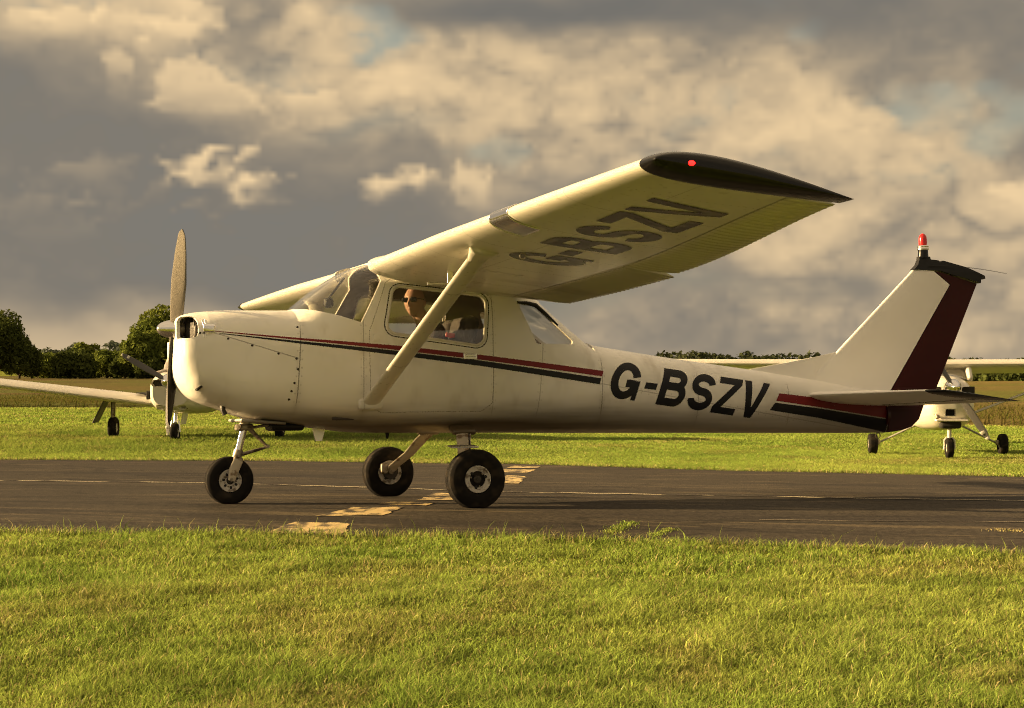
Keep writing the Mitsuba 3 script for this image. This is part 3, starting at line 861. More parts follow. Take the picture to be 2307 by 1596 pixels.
put('whip_aerial', tube(a0 + np.outer(np.linspace(0, 1, 12), [.76, -.08, -.06]) + np.c_[np.zeros(12), np.zeros(12), .02 * np.sin(np.linspace(0, PI, 12))], np.linspace(.0035, .0018, 12), 5), 'black_matt', FI, True, to_world)


def stab_mesh(s):
    rings = []
    for y in np.r_[np.linspace(.06, 1.42, 24), 1.47, 1.50]:
        k = (y - .06) / 1.44
        le = np.array([5.235 + .40 * k, .815 + .008 * k])
        te = np.array([6.40 - .00 * k, .722 + .012 * k])
        if y > 1.43:
            le[0] += .05 * (y - 1.43) / .07
        fx = .5 * (1 - np.cos(np.linspace(0, PI, 26)))
        t = .085 * (1 - .35 * k) * (1 if y < 1.43 else (1 - .75 * (y - 1.43) / .07))
        yt = 5 * t * (.2969 * np.sqrt(fx) - .126 * fx - .3516 * fx ** 2 + .2843 * fx ** 3 - .1030 * fx ** 4)
        c = te[0] - le[0]
        up = np.c_[le[0] + fx[::-1] * c, np.full(26, y), le[1] + fx[::-1] * (te[1] - le[1]) + yt[::-1] * c]
        lo = np.c_[le[0] + fx[1:] * c, np.full(25, y), le[1] + fx[1:] * (te[1] - le[1]) - yt[1:] * c]
        rings.append((y, np.vstack([up, lo]), le, te))
    return rings


R_ = stab_mesh(1)
SKIP = lambda ys_, lo, hi: [r[1] for r in R_ if lo <= r[0] <= hi]
for s in (-1, 1):
    st_ = mirror(grid(np.stack(SKIP(0, .0, 1.37)), True, True), s)
    SK = put('tailplane', st_, 'fin_paint', AP, 40, to_world)
    put('tailplane_tip', mirror(grid(np.stack(SKIP(0, 1.355, 1.6)), True, True), s), 'black_gloss', SK, 40, to_world, label='black tailplane tip')
    # elevator seam: a thin gap strip under and over the hinge line
    hp = np.array([[r[2][0] + .58 * (r[3][0] - r[2][0]), r[0], 0] for r in R_ if .2 < r[0] < 1.37])
    zz = [r[2][1] + .58 * (r[3][1] - r[2][1]) for r in R_ if .2 < r[0] < 1.37]
    for sg in (1, -1):
        hp2 = hp.copy()
        hp2[:, 2] = np.array(zz) + sg * np.array([(.085 * (1 - .35 * (y - .06) / 1.44)) * 5 * (.2969 * .7616 - .126 * .58 - .3516 * .3364 + .2843 * .1951 - .103 * .1132) * (1.165 - .4 * (y - .06) / 1.44) for y in hp[:, 1]])
        put('elevator_hinge', mirror(tube(hp2, .004, 6), s), 'black_matt', SK, True, to_world)
put('tie_down_ring', tm(*(lambda t: (np.array(t.vertices) @ rotm([1, 0, 0], 90).T + [6.04, 0, .462], t.faces))(trimesh.creation.torus(.024, .005, 16, 8))), 'dirty_metal', AP, True, to_world)
put('tail_tube', lathe([(-.02, .11), (.0, .10), (.02, .09)], (1, 0, 0), (6.10, 0, .64), 24), 'maroon', AP, 40, to_world)

# ------------------------------------------------------------------ nose: spinner, propeller, engine
HUB = np.array([-.005, 0, 1.335])
prof = [(-.142, .002), (-.139, .016), (-.130, .030), (-.112, .045), (-.085, .057), (-.05, .066), (-.01, .071), (.018, .073)]
PRP = put('spinner', lathe(prof, (1, 0, 0), HUB, 40), 'chrome', AP, True, to_world)


def blade(r0, r1, hub, ang, n=26, wide=1.0, half=None):
    """One twisted blade from radius r0 to r1 along direction ang (degrees from up, towards the camera side); half 0 or 1: its front or back skin alone."""
    a = math.radians(ang)
    up, tang, axis = np.array([0, -math.sin(a), math.cos(a)]), np.array([0, -math.cos(a), -math.sin(a)]), np.array([1.0, 0, 0])
    rings = []
    for r in np.linspace(r0, r1, n):
        u = (r - r0) / (r1 - r0)
        ch = wide * np.interp(u, [0, .15, .45, .75, .93, .985, 1], [.082, .10, .128, .112, .082, .05, .012])
        th = np.interp(u, [0, .2, .6, 1], [.048, .032, .018, .009])
        pit = math.radians(np.interp(u, [0, .25, 1], [56, 46, 24]))
        cd = tang * math.cos(pit) + axis * math.sin(pit)
        nd = axis * math.cos(pit) - tang * math.sin(pit)
        an = np.linspace(0, 2 * PI, 24, endpoint=False) if half is None else np.linspace(PI, 2 * PI, 13) if half == 0 else np.linspace(0, PI, 13)
        rings.append(hub + up * r + ch / 2 * np.cos(an)[:, None] * cd + th / 2 * (np.sign(np.sin(an)) * np.abs(np.sin(an)) ** .5)[:, None] * nd)
    return grid(np.stack(rings), half is None, half is None)


PA = 24.0
for k, an in enumerate((PA, PA + 180)):
    B_ = put('propeller_blade', blade(.05, .775, HUB, an, 26, 1.1, 0), 'blade_face', AP, True, to_world)
    put('blade_back', blade(.05, .775, HUB, an, 26, 1.1, 1), 'black_matt', B_, True, to_world)
put('propeller_hub', lathe([(-.03, .062), (.03, .062), (.035, .05), (.06, .05)], (1, 0, 0), HUB + [.02, 0, 0], 30), 'dirty_metal', AP, 40, to_world)
eng = [rbox((.22, s * .24, 1.30), (.30, .26, .10), .02) for s in (-1, 1)]
eng += [tube([(.08, s * (.17 + .05 * k), 1.24), (.08, s * (.17 + .05 * k), 1.37)], .012, 8) for s in (-1, 1) for k in range(4)]
eng += [rbox((.35, 0, 1.25), (.55, .30, .26), .04), lathe([(-.02, .12), (.0, .14), (.02, .14), (.035, .12)], (1, 0, 0), (.075, 0, 1.315), 30)]
EN = put('engine', cat(eng), 'engine_metal', AP, 40, to_world)
for s in (-1, 1):
    for k in range(7):
        put('cooling_fin', rbox((.115 + .024 * k, s * .27, 1.30), (.006, .17, .125), .002), 'engine_metal', EN, False, to_world)
put('oil_cooler_mouth', rbox((.125, -.275, .905), (.02, .20, .10), .008, rotm([0, 1, 0], 52)), 'dark_inside', AP, 40, to_world)
put('inlet_lip', loop_tube(Polygon([(.128, 1.255), (.136, 1.33), (.125, 1.385), (.145, 1.385), (.15, 1.33), (.142, 1.255)]), -1, .003, .0), 'bare_metal', AP, True, to_world)
put('landing_lamp', rbox((.165, -.437, 1.318), (.09, .03, .06), .014), 'chrome', AP, 40, to_world)
put('exhaust_pipe', tube([(.30, -.22, .76), (.30, -.235, .725), (.315, -.24, .695)], .020, 14), 'engine_metal', AP, 40, to_world)
put('cowl_flap', rbox((.60, 0, .640), (.34, .5, .022), .009, rotm([0, 1, 0], 5)), 'paint', AP, 40, to_world)
put('belly_scoop', rbox((.80, -.05, .605), (.26, .26, .07), .03), 'black_worn', AP, 40, to_world)
fast = []
for x, z in [(.30, 1.243), (.47, 1.193), (.66, 1.134), (.79, 1.098), (.81, 1.33), (.80, 1.02), (.775, .92), (.755, .86), (.74, .80), (.13, 1.285), (.105, 1.285)]:
    y = -float(hull_y(x, z))
    fast.append(lathe([(-.004, .009), (.002, .009), (.004, .006)], (0, -1, 0), (x, y, z), 12))
for m in fast:
    put('fastener', m, 'black_matt', CO, 40, to_world)
# door furniture and belly fittings
y = -float(hull_y(2.10, 1.115))
put('door_handle', cat(rbox((2.12, y - .004, 1.118), (.11, .018, .050), .007), rbox((2.12, y - .016, 1.122), (.085, .014, .018), .005)), 'bare_metal', AP, 40, to_world)
for z in (1.255, .86):
    y = -float(hull_y(1.37, z))
    put('door_hinge', rbox((1.385, y - .004, z), (.05, .016, .055), .005), 'paint', AP, 40, to_world)
put('belly_aerial', plate(Polygon([(1.02, .60), (1.13, .60), (1.10, .49), (1.05, .49)]), lambda x, z: .006 + 0 * x, .05), 'bare_metal', AP, 30, to_world)
put('belly_aerial', plate(Polygon([(1.60, .56), (1.64, .56), (1.625, .50), (1.61, .50)]), lambda x, z: .004 + 0 * x, .05), 'black_matt', AP, 30, to_world)


# ------------------------------------------------------------------ undercarriage
def tyre_mesh(c, R, w, rimR, axis, flat=.0):
    h = w / 2
    pr_ = [(-h * .62, rimR * .98), (-h * .80, rimR * 1.04), (-h * .98, rimR + (R - rimR) * .30), (-h, rimR + (R - rimR) * .52), (-h * .90, rimR + (R - rimR) * .76), (-h * .68, R * .972), (-h * .45, R * .994)]
    for g in (-.30, -.10, .10, .30):
        pr_ += [(h * (g - .035), R), (h * (g - .03), R - .006), (h * (g + .03), R - .006), (h * (g + .035), R)]
    pr_ += [(-a, b) for a, b in reversed(pr_[:7])]
    m = lathe(pr_, axis, c, 64)
    v = np.array(m.vertices)
    lo = c[2] - R + flat
    sq = np.clip(lo + .02 - v[:, 2], 0, 1)
    v[:, 2] = np.maximum(v[:, 2], lo)
    v[:, 1] += np.sign(v[:, 1] - c[1]) * sq * .35
    return tm(v, m.faces)


def wheel(name, c, R, w, rimR, out, frame, flat, spokes=0, mats=('tyre', 'rim_paint', 'engine_metal'), parent=AP):
    """A tyre with its rim and hub; out: the side (sign of y) that the rim faces."""
    Wh = put(name, tyre_mesh(np.array(c), R, w, rimR, (0, 1, 0), flat), mats[0], parent, 30, frame)
    o = out
    rp = [(-w * .36, rimR * .99), (w * .36, rimR * 1.0), (w * .42, rimR * .98), (w * .42, rimR * .90), (w * .37, rimR * .86), (w * .35, rimR * (.60 if spokes < 6 else .34)), (w * .20, rimR * (.56 if spokes < 6 else .30)), (w * .20, rimR * .02)]
    put('rim', lathe([(a * o, b) for a, b in rp], (0, 1, 0), c, 48), mats[1], Wh, 40, frame)
    put('hub', lathe([(a * o, b) for a, b in [(w * .2, rimR * .30), (w * .34, rimR * .30), (w * .38, rimR * .24), (w * .38, rimR * .12), (w * .44, rimR * .10), (w * .44, .003)]], (0, 1, 0), c, 24), mats[2], Wh, 40, frame)
    for k in range(spokes):
        a = 2 * PI * k / spokes + .3
        q = np.array(c) + np.array([math.cos(a) * rimR * .60, o * w * .345, math.sin(a) * rimR * .60])
        R2 = np.array([[math.cos(a), 0, -math.sin(a)], [0, 1, 0], [math.sin(a), 0, math.cos(a)]])
        put('rim_hole', rbox(q, (rimR * .26, .022, rimR * .22), .008, R2), 'black_matt', Wh, 40, frame)
        q2 = np.array(c) + np.array([math.cos(a + .5) * rimR * .52, o * w * .27, math.sin(a + .5) * rimR * .52])
        put('wheel_bolt', lathe([(0, .007), (.012 * o, .007), (.016 * o, .004)], (0, 1, 0), q2, 8), 'dirty_metal', Wh, 40, frame)
    return Wh


wheel('main_wheel', (1.99, -.99, .205), .217, .165, .100, -1, to_world, .016, 3)
wheel('main_wheel', (1.91, .99, .211), .214, .160, .100, -1, to_world, .016, 5)
wheel('nose_wheel', (.387, 0, .205), .180, .135, .086, -1, to_world, .010, 7)
for s in (-1, 1):
    xw = 1.99 if s < 0 else 1.91
    path = np.array([(2.13, .30, .585), (2.10, .42, .548), (2.065, .52, .492), (2.01, .70, .37), (xw + .01, .86, .262), (xw, .905, .225)])
    w = np.array([.062, .059, .056, .050, .046, .044])
    LG = put('gear_leg', mirror(tube(path, 0, 16, (w, np.full(6, .013), (1, 0, 0))), s), 'gear_paint', AP, 50, to_world)
    put('leg_fairing', mirror(rbox((2.095, .40, .566), (.19, .15, .05), .02, rotm([1, 0, 0], -22)), s), 'paint', LG, 40, to_world)
    put('brake_line', mirror(tube(path + [.045, 0, .016], .005, 6), s), 'black_matt', LG, True, to_world)
    put('axle', mirror(tube([(xw, .87, .222), (xw, .99, .222)], .024, 12), s), 'dirty_metal', LG, 40, to_world)
    put('brake_disc', mirror(lathe([(-.006, .062), (.006, .062), (.008, .05), (.012, .04)], (0, 1, 0), (xw, .905, .218), 30), s), 'engine_metal', LG, 40, to_world)
    put('brake_caliper', mirror(rbox((xw - .062, .905, .245), (.06, .075, .085), .014), s), 'dirty_metal', LG, 40, to_world)
put('step_plate', rbox((1.965, -.80, .44), (.21, .11, .012), .005, rotm([1, 0, 0], 6)), 'bare_metal', AP, 40, to_world)
nt, nb = np.array([.515, 0, .66]), np.array([.435, 0, .33])
dd = (nb - nt) / np.linalg.norm(nb - nt)
NG = put('nose_leg', tube([nt - dd * .08, nt + dd * .03, nt + dd * .06], [.042, .044, .040], 16), 'gear_paint', AP, 40, to_world)
put('oleo_piston', tube([nt + dd * .05, nt + dd * .245], .027, 16), 'chrome', NG, 40, to_world)
put('fork_crown', cat(tube([nt + dd * .235, nt + dd * .30], .036, 14), rbox(nt + dd * .31, (.07, .19, .045), .015, rotm([0, 1, 0], 14))), 'dirty_metal', NG, 40, to_world)
for s in (-1, 1):
    put('fork_arm', tube([nt + dd * .31 + [0, s * .088, 0], (.41, s * .088, .29), (.387, s * .088, .205)], 0, 12, ([.036, .038, .026], [.009, .009, .009], (1, 0, 0))), 'gear_paint', NG, 40, to_world)
put('nose_axle', tube([(.387, -.10, .214), (.387, .10, .214)], .014, 10), 'dirty_metal', NG, 40, to_world)
put('scissor_link', cat(tube([nt + dd * .06 + [.03, -.03, 0], (.675, 0, .455)], 0, 8, ([.014, .010], [.020, .014], (0, 0, 1))), tube([nt + dd * .06 + [.03, .03, 0], (.675, 0, .455)], 0, 8, ([.014, .010], [.020, .014], (0, 0, 1))),
                        tube([(.68, -.022, .455), (.68, .022, .455)], .014, 8)), 'dirty_metal', NG, 40, to_world)
put('scissor_link', cat(tube([nt + dd * .27 + [.03, -.03, 0], (.675, 0, .450)], 0, 8, ([.013, .010], [.02, .012], (0, 0, 1))), tube([nt + dd * .27 + [.03, .03, 0], (.675, 0, .450)], 0, 8, ([.013, .010], [.02, .012], (0, 0, 1)))), 'dirty_metal', NG, 40, to_world)
put('shimmy_damper', cat(tube([nt + dd * .055 + [-.055, -.06, 0], nt + dd * .055 + [.05, .07, .0]], .021, 10), rbox(nt + dd * .06, (.13, .11, .05), .014)), 'dirty_metal', NG, 40, to_world)
for s in (-1, 1):
    put('steering_rod', tube([nt + dd * .07 + [.03, s * .05, 0], (.80, s * .10, .635)], .009, 8), 'dirty_metal', NG, 40, to_world)

# ------------------------------------------------------------------ cabin and pilot
put('cabin_floor', rbox((1.75, 0, .66), (1.35, .86, .03), .01), 'upholstery', AP, 40, to_world)
put('firewall', tm(*(lambda P: (P.vertices, P.faces))(grid(np.stack([section(.835, 64, dw=.035, dzb=.05, dzt=.04), section(.85, 64, dw=.035, dzb=.05, dzt=.05)]), True, True))), 'dark_inside', AP, 40, to_world)
PN = put('instrument_panel', rbox((1.20, 0, 1.25), (.05, .90, .30), .02), 'panel_black', AP, 40, to_world)
gl = grid(np.stack([np.stack([np.full(17, x), np.linspace(-1, 1, 17) * (float(hull_y(x, z - .035)) - .045), z - .05 * np.linspace(-1, 1, 17) ** 2], -1) for x, z in ((.86, 1.455), (.95, 1.445), (1.08, 1.425), (1.18, 1.405), (1.22, 1.385))]))
put('glare_shield', gl, 'panel_black', AP, True, to_world)
put('compass', cat(rbox((1.155, -.02, 1.545), (.07, .07, .075), .02), tube([(1.15, -.02, 1.57), (1.28, -.02, 1.74)], .009, 8)), 'panel_black', AP, 40, to_world)
put('placard', rbox((1.13, -.40, 1.405), (.085, .004, .014), .002, rotm([0, 1, 0], 14)), 'white_trim', AP, 40, to_world)
for s in (-1, 1):
    b = rotm([0, 1, 0], 14)
    SE = put('seat_back', rbox((2.12, s * .24, 1.13), (.12, .42, .62), .05, b), 'upholstery', AP, 40, to_world)
    put('seat_cushion', rbox((1.88, s * .24, .86), (.48, .42, .13), .05), 'upholstery', AP, 40, to_world)
    put('control_yoke', cat(tube([(1.21, s * .24, 1.19), (1.40, s * .24, 1.19)], .014, 10), tube([(1.41, s * .24 + q * .13, 1.19 + abs(q) * .06) for q in np.linspace(-1, 1, 9)], .013, 8)), 'panel_black', AP, 40, to_world)
put('red_tag', rbox((1.975, -.497, 1.278), (.072, .012, .036), .006, rotm([0, 1, 0], 7)), 'red_plastic', AP, 40, to_world)
put('wing_spar_cover', rbox((1.78, 0, 1.735), (.16, .86, .06), .025), 'lining', AP, 40, to_world)


def limb_body(bones, edge=.022, it=8):
    """One skin over bones [(p, r, q, s)]: hulls of spheres, refined and smoothed."""
    parts = []
    for p, r, q, s in bones:
        parts.append(m3.Manifold.batch_hull([m3.Manifold.sphere(r, 20).translate(list(map(float, p))), m3.Manifold.sphere(s, 20).translate(list(map(float, q)))]))
    m = m3.Manifold.batch_boolean(parts, m3.OpType.Add).refine_to_length(edge)
    mm = m.to_mesh()
    t = trimesh.Trimesh(mm.vert_properties[:, :3], mm.tri_verts, process=True)
    trimesh.smoothing.filter_taubin(t, iterations=it)
    return t


scene['skin'] = {'type': 'twosided', 'bsdf': {'type': 'principled', 'base_color': rgb(.40, .235, .175), 'roughness': .5, 'specular': .35}}
scene['jacket'] = pr((.050, .040, .042), .85)
scene['shirt'] = pr((.36, .33, .29), .8)
scene['hair'] = pr((.10, .075, .055), .8)
scene['trousers'] = pr((.05, .055, .07), .85)
PE = 'person'
thing(PE, 'bald pilot in dark glasses and a dark jacket behind the door window', 'person')
hc = np.array([1.775, -.245, 1.548])
HR = rotm([0, 0, 1], 62) @ rotm([0, 1, 0], 0)      # face turned from forward (-x) towards the camera side
HR = rotm([0, 0, 1], 48)


def head_mesh():
    s = trimesh.creation.icosphere(4, 1.0)
    v = np.array(s.vertices)                        # face towards -x, up z
    x, y, z = v.T
    r = np.ones(len(v))
    V = np.c_[x * .098, y * .077, z * .118]
    jaw = np.clip(-z, 0, 1)
    V[:, 1] *= 1 - .30 * jaw ** 1.4
    V[:, 0] += -.012 * jaw * (x < 0) + .022 * jaw * (x > .2)
    face = (x < 0)
    g = lambda cy, cz, w, h: np.exp(-((y - cy) / w) ** 2 - ((z - cz) / h) ** 2) * face
    V[:, 0] -= .020 * g(0, -.12, .16, .17) + .012 * g(0, -.22, .20, .10)     # nose
    V[:, 0] += .010 * g(.38, .06, .20, .14) + .010 * g(-.38, .06, .20, .14)  # eye sockets
    V[:, 0] -= .006 * g(0, .26, .6, .10)                                     # brow
    V[:, 0] -= .007 * g(0, -.50, .26, .07) + .012 * g(0, -.80, .30, .16)     # lips, chin
    V[:, 0] += .004 * g(0, -.42, .3, .05)
    return tm(V, s.faces)


H = head_mesh()
hv = np.array(H.vertices) @ HR.T + hc
body = limb_body([((1.86, -.25, 1.36), .062, (1.80, -.248, 1.47), .055), ((1.80, -.248, 1.47), .055, hc + [0, 0, -.02], .062)], .02, 4)
put('head', tm(hv, H.faces), 'skin', PE, True, to_world)
put('neck', body, 'skin', PE, True, to_world)
for s in (-1, 1):
    e = trimesh.creation.icosphere(2, 1.0)
    ev = np.array(e.vertices) * [.020, .010, .032]
    put('ear', tm((ev + [.012, s * .077, -.008]) @ HR.T + hc, e.faces), 'skin', PE, True, to_world)
hair = np.array(H.vertices) * 1.025
ok = (H.triangles_center[:, 0] > .015) & (H.triangles_center[:, 2] > -.05) & (H.triangles_center[:, 2] < .055)
put('hair', tm((hair + [.002, 0, 0]) @ HR.T + hc, np.array(H.faces)[ok]), 'hair', PE, True, to_world)
gls = [rbox((-.094, s * .034, .008), (.010, .052, .036), .005) for s in (-1, 1)] + [tube([(-.095, 0, .016), (-.098, .0, .018), (-.095, .012, .016)], .003, 6)] + [tube([(-.092, s * .062, .016), (-.03, s * .082, .014), (.015, s * .084, .006)], .0028, 6) for s in (-1, 1)]
put('glasses', (lambda m: tm(np.array(m.vertices) @ HR.T + hc, m.faces))(cat(gls)), 'black_gloss', PE, 40, to_world)
torso = limb_body([((1.93, -.25, .98), .13, (1.90, -.25, 1.26), .135), ((1.90, -.36, 1.30), .085, (1.90, -.14, 1.30), .085), ((1.88, -.25, 1.30), .10, (1.85, -.25, 1.39), .06),
                   ((1.90, -.385, 1.30), .075, (1.82, -.43, 1.10), .055), ((1.82, -.43, 1.10), .055, (1.57, -.36, 1.19), .042),
                   ((1.90, -.11, 1.30), .075, (1.78, -.07, 1.08), .055), ((1.78, -.07, 1.08), .055, (1.56, -.16, 1.16), .042)], .025, 6)
put('jacket', torso, 'jacket', PE, True, to_world)
put('trousers', limb_body([((1.95, -.33, .97), .095, (1.52, -.33, .98), .07), ((1.95, -.17, .97), .095, (1.52, -.17, .98), .07), ((1.52, -.33, .98), .065, (1.32, -.33, .74), .05), ((1.52, -.17, .98), .065, (1.32, -.17, .74), .05)], .03, 6), 'trousers', PE, True, to_world)


def hand(root, direc, side, parent):
    """Palm, four curled fingers and a thumb closed on the yoke; one continuous skin."""
    d = np.asarray(direc, float) / np.linalg.norm(direc)
    lat = np.cross(d, [0, 0, 1.0])
    lat /= np.linalg.norm(lat)
    upv = np.cross(lat, d)
    r = np.asarray(root, float)
    k = r + d * .085
    B = [(r, .024, k + lat * .026, .018), (r, .024, k - lat * .026, .018), (k + lat * .026, .018, k - lat * .026, .018)]
    for i, L in enumerate((.072, .080, .074, .060)):
        a = k + lat * (.03 - .02 * i)
        b = a + d * L * .45 + upv * -.008
        c = b + d * L * .18 - upv * L * .40
        e = c - d * L * .18 - upv * L * .22
        B += [(a, .0098, b, .009), (b, .009, c, .0082), (c, .0082, e, .0075)]
    a = r + d * .03 + lat * .026 * side
    b = a + d * .035 + lat * .022 * side - upv * .012
    c = b + d * .03 - upv * .014
    B += [(a, .013, b, .010), (b, .010, c, .009)]
    put('hand', limb_body(B, .008, 3), 'skin', parent, True, to_world)


hand((1.555, -.355, 1.20), (-1, .0, -.10), 1, PE)
hand((1.545, -.165, 1.17), (-1, -.05, -.10), -1, PE)

# ------------------------------------------------------------------ parked aeroplanes
scene['plane_white'] = pr(mikit.proc(lambda p, n, uv: mx((.66, .63, .56), (.56, .53, .46), fb(p.x * 2.5, p.y * 2.5, p.z * 4, 3))), .32, clearcoat=.4)
scene['cover_cloth'] = pr(mikit.proc(lambda p, n, uv: mx((.30, .27, .25), (.20, .18, .17), fb(p.x * 5, p.y * 5, p.z * 9, 3))), .9)
scene['grey_blade'] = pr((.06, .058, .058), .5)
scene['grey_metal'] = pr((.30, .29, .27), .45, metallic=.3)


def frame_of(pos, fwd):
    """Local axes of a parked aeroplane: x aft, y to its right, z up, on the ground at pos."""
    f = np.array([fwd[0], fwd[1], 0.]) / math.hypot(*fwd)
    B = np.stack([-f, np.array([f[1], -f[0], 0.]), np.array([0, 0, 1.])], 1)
    o = np.array([pos[0], pos[1], float(gz(*pos))])
    return lambda v: np.asarray(v, float) @ B.T + o


def body_loft(sts, m=48):
    """Fuselage from stations (x, z bottom, z top, half width, exponent)."""
    s = np.array(sts, float)
    fs = [PchipInterpolator(s[:, 0], s[:, k]) for k in range(1, 5)]
    rings = []
    for x in np.unique(np.r_[np.linspace(s[0, 0], s[-1, 0], 40), s[:, 0]]):
        zb, zt, w, n = (float(g(x)) for g in fs)
        th = np.arange(m) * 2 * PI / m
        c, q = np.sin(th), -np.cos(th)
        rings.append(np.c_[np.full(m, x), w * np.sign(c) * np.abs(c) ** (2 / n), (zb + zt) / 2 + (zt - zb) / 2 * np.sign(q) * np.abs(q) ** (2 / n)])
    return grid(np.stack(rings), True, True)


def simple_wing(side, root, tip, c0, c1, inc, t=.13, n=14):
    """Wing from root to tip leading edge points (x, y, z) with chords c0, c1, nose up by inc degrees."""
    rings = []
    for u in np.r_[np.linspace(0, .97, n), .99, 1.0]:
        le = np.array(root) + (np.array(tip) - np.array(root)) * u
        c = c0 + (c1 - c0) * u
        k = 1 if u <= .97 else (.7 if u < 1 else .2)
        fx = .5 * (1 - np.cos(np.linspace(0, PI, 22)))
        up, lo = naca(fx, t=t * k)
        a = math.radians(inc)
        def at(f, h):
            return np.c_[le[0] + (f * math.cos(a) + h * math.sin(a)) * c, np.full(len(f), le[1]), le[2] + (-f * math.sin(a) + h * math.cos(a)) * c]
        rings.append(np.vstack([at(fx[::-1], up[::-1]), at(fx[1:], lo[1:])]))
    return mirror(grid(np.stack(rings), True, True), side)


def turned_blade(hub, R, ang, k=1.0):
    return blade(.05, R, np.asarray(hub, float), ang, 14)


# low-wing aeroplane on the left
LP = 'low_wing_aeroplane'
thing(LP, 'white low-wing aeroplane with cloth windscreen cover parked on the far grass at the left', 'aeroplane')
FR = frame_of((-6.08, 30.3), (-.02, -1.0))
PF = solid(body_loft([(-.62, .66, 1.20, .32, 2.6), (-.55, .60, 1.24, .38, 2.7), (-.3, .56, 1.28, .42, 2.8), (.3, .52, 1.32, .50, 2.8), (.75, .50, 1.37, .56, 2.8), (1.5, .48, 1.40, .58, 2.8), (2.5, .52, 1.36, .52, 2.6), (4.0, .66, 1.28, .30, 2.4), (6.2, .90, 1.18, .07, 2.2)]))
for s in (-1, 1):
    PF = PF - solid(rbox((-.58, s * .235, 1.075), (.36, .26, .13), .055))
    PF = PF - solid(rbox((-.60, s * .20, .64), (.3, .14, .10), .03))
put('fuselage', PF, 'plane_white', LP, 35, FR)
for s in (-1, 1):
    put('intake', rbox((-.42, s * .235, 1.075), (.02, .27, .14), .008), 'dark_inside', LP, 40, FR)
    put('lower_intake', rbox((-.44, s * .20, .66), (.02, .16, .11), .008), 'dark_inside', LP, 40, FR)
can = body_loft([(.62, 1.25, 1.33, .40, 2.4), (.95, 1.25, 1.52, .47, 2.4), (1.35, 1.25, 1.68, .50, 2.5), (2.0, 1.22, 1.72, .50, 2.5), (2.7, 1.2, 1.62, .42, 2.4), (3.4, 1.15, 1.36, .25, 2.2)])
cv = np.array(can.vertices)
cv += .016 * (meshkit.fbm(cv * np.array([3, 14, 5]), 3, 9)[:, None] - .5) * np.array([1, 1, 1.6])
put('windscreen_cover', tm(cv, can.faces), 'cover_cloth', LP, True, FR, label='grey cloth cover over the windscreen')
put('cowl_cover', cat(tube([(-.40, -.30, 1.262), (-.42, -.15, 1.30), (-.42, .0, 1.312), (-.42, .15, 1.30), (-.40, .30, 1.262)], .028, 8)), 'cover_cloth', LP, True, FR)
lh = np.array([-.80, 0, 1.115])
put('spinner', lathe([(-.20, .004), (-.185, .03), (-.15, .065), (-.09, .10), (-.02, .125), (.06, .135)], (1, 0, 0), lh, 32), 'chrome', LP, True, FR)
for an in (60, 180, 300):
    BL = put('propeller_blade', turned_blade(lh, .96, -an), 'grey_blade', LP, True, FR)
    a = math.radians(-an)
    up_ = np.array([0, -math.sin(a), math.cos(a)])
    for r0, r1 in ((.80, .845), (.93, .957)):
        put('tip_band', tube([lh + up_ * r0, lh + up_ * r1], 0, 14, ([.044 if r1 < .9 else .026] * 2, [.014, .012], np.cross(up_, [1, 0, 0]))), 'white_trim', BL, True, FR)
for s in (-1, 1):
    PW = put('wing', simple_wing(s, (.55, .42, .68), (.75, 4.9, 1.20), 1.62, 1.15, 2.5, .14), 'plane_white', LP, 40, FR)
    put('walk_strip' if s < 0 else 'walk_strip', mirror(rbox((1.0, .78, .862), (.6, .34, .012), .004, rotm([1, 0, 0], 8)), s), 'black_matt', PW, 40, FR)
    put('gear_leg', mirror(tube([(1.62, 1.60, .80), (1.62, 1.62, .22)], .045, 12), s), 'dirty_metal', LP, 40, FR)
    put('gear_door', mirror(rbox((1.60, 1.82, .55), (.42, .02, .56), .006, rotm([1, 0, 0], 27)), s), 'grey_blade', LP, 40, FR)
    wheel('main_wheel', (1.62, 1.60 * s, .205), .205, .16, .09, s, FR, 0)
    put('tailplane', simple_wing(s, (5.3, .05, 1.05), (5.45, 1.6, 1.05), .75, .62, -1, .08, 6), 'plane_white', LP, 40, FR)
    put('exhaust_stub', rbox((-.30, s * .47, .86), (.16, .05, .16), .02), 'dark_inside', LP, 40, FR)
put('fin', plate(Polygon([(4.7, 1.18), (5.6, 2.15), (6.15, 2.15), (6.35, 1.0), (5.2, 1.0)]), lambda x, z: .03 + 0 * x, .2), 'plane_white', LP, 35, FR)
put('nose_leg', tube([(-.15, 0, .60), (-.22, 0, .36)], .035, 12), 'bare_metal', LP, 40, FR)
put('nose_fork', cat(tube([(-.22, -.06, .40), (-.24, -.09, .19)], .018, 8), tube([(-.22, .06, .40), (-.24, .09, .19)], .018, 8), tube([(-.20, 0, .50), (.02, .02, .42), (-.17, .0, .36)], .016, 8)), 'bare_metal', LP, 40, FR)
wheel('nose_wheel', (-.24, 0, .175), .175, .135, .075, -1, FR, 0)
put('nose_gear_door', rbox((.02, -.12, .46), (.44, .015, .28), .005, rotm([1, 0, 0], 12)), 'plane_white', LP, 40, FR)
put('wing_aerial', tube([(1.0, -2.2, .86), (1.05, -2.2, .74)], .01, 6), 'black_matt', LP, 40, FR)

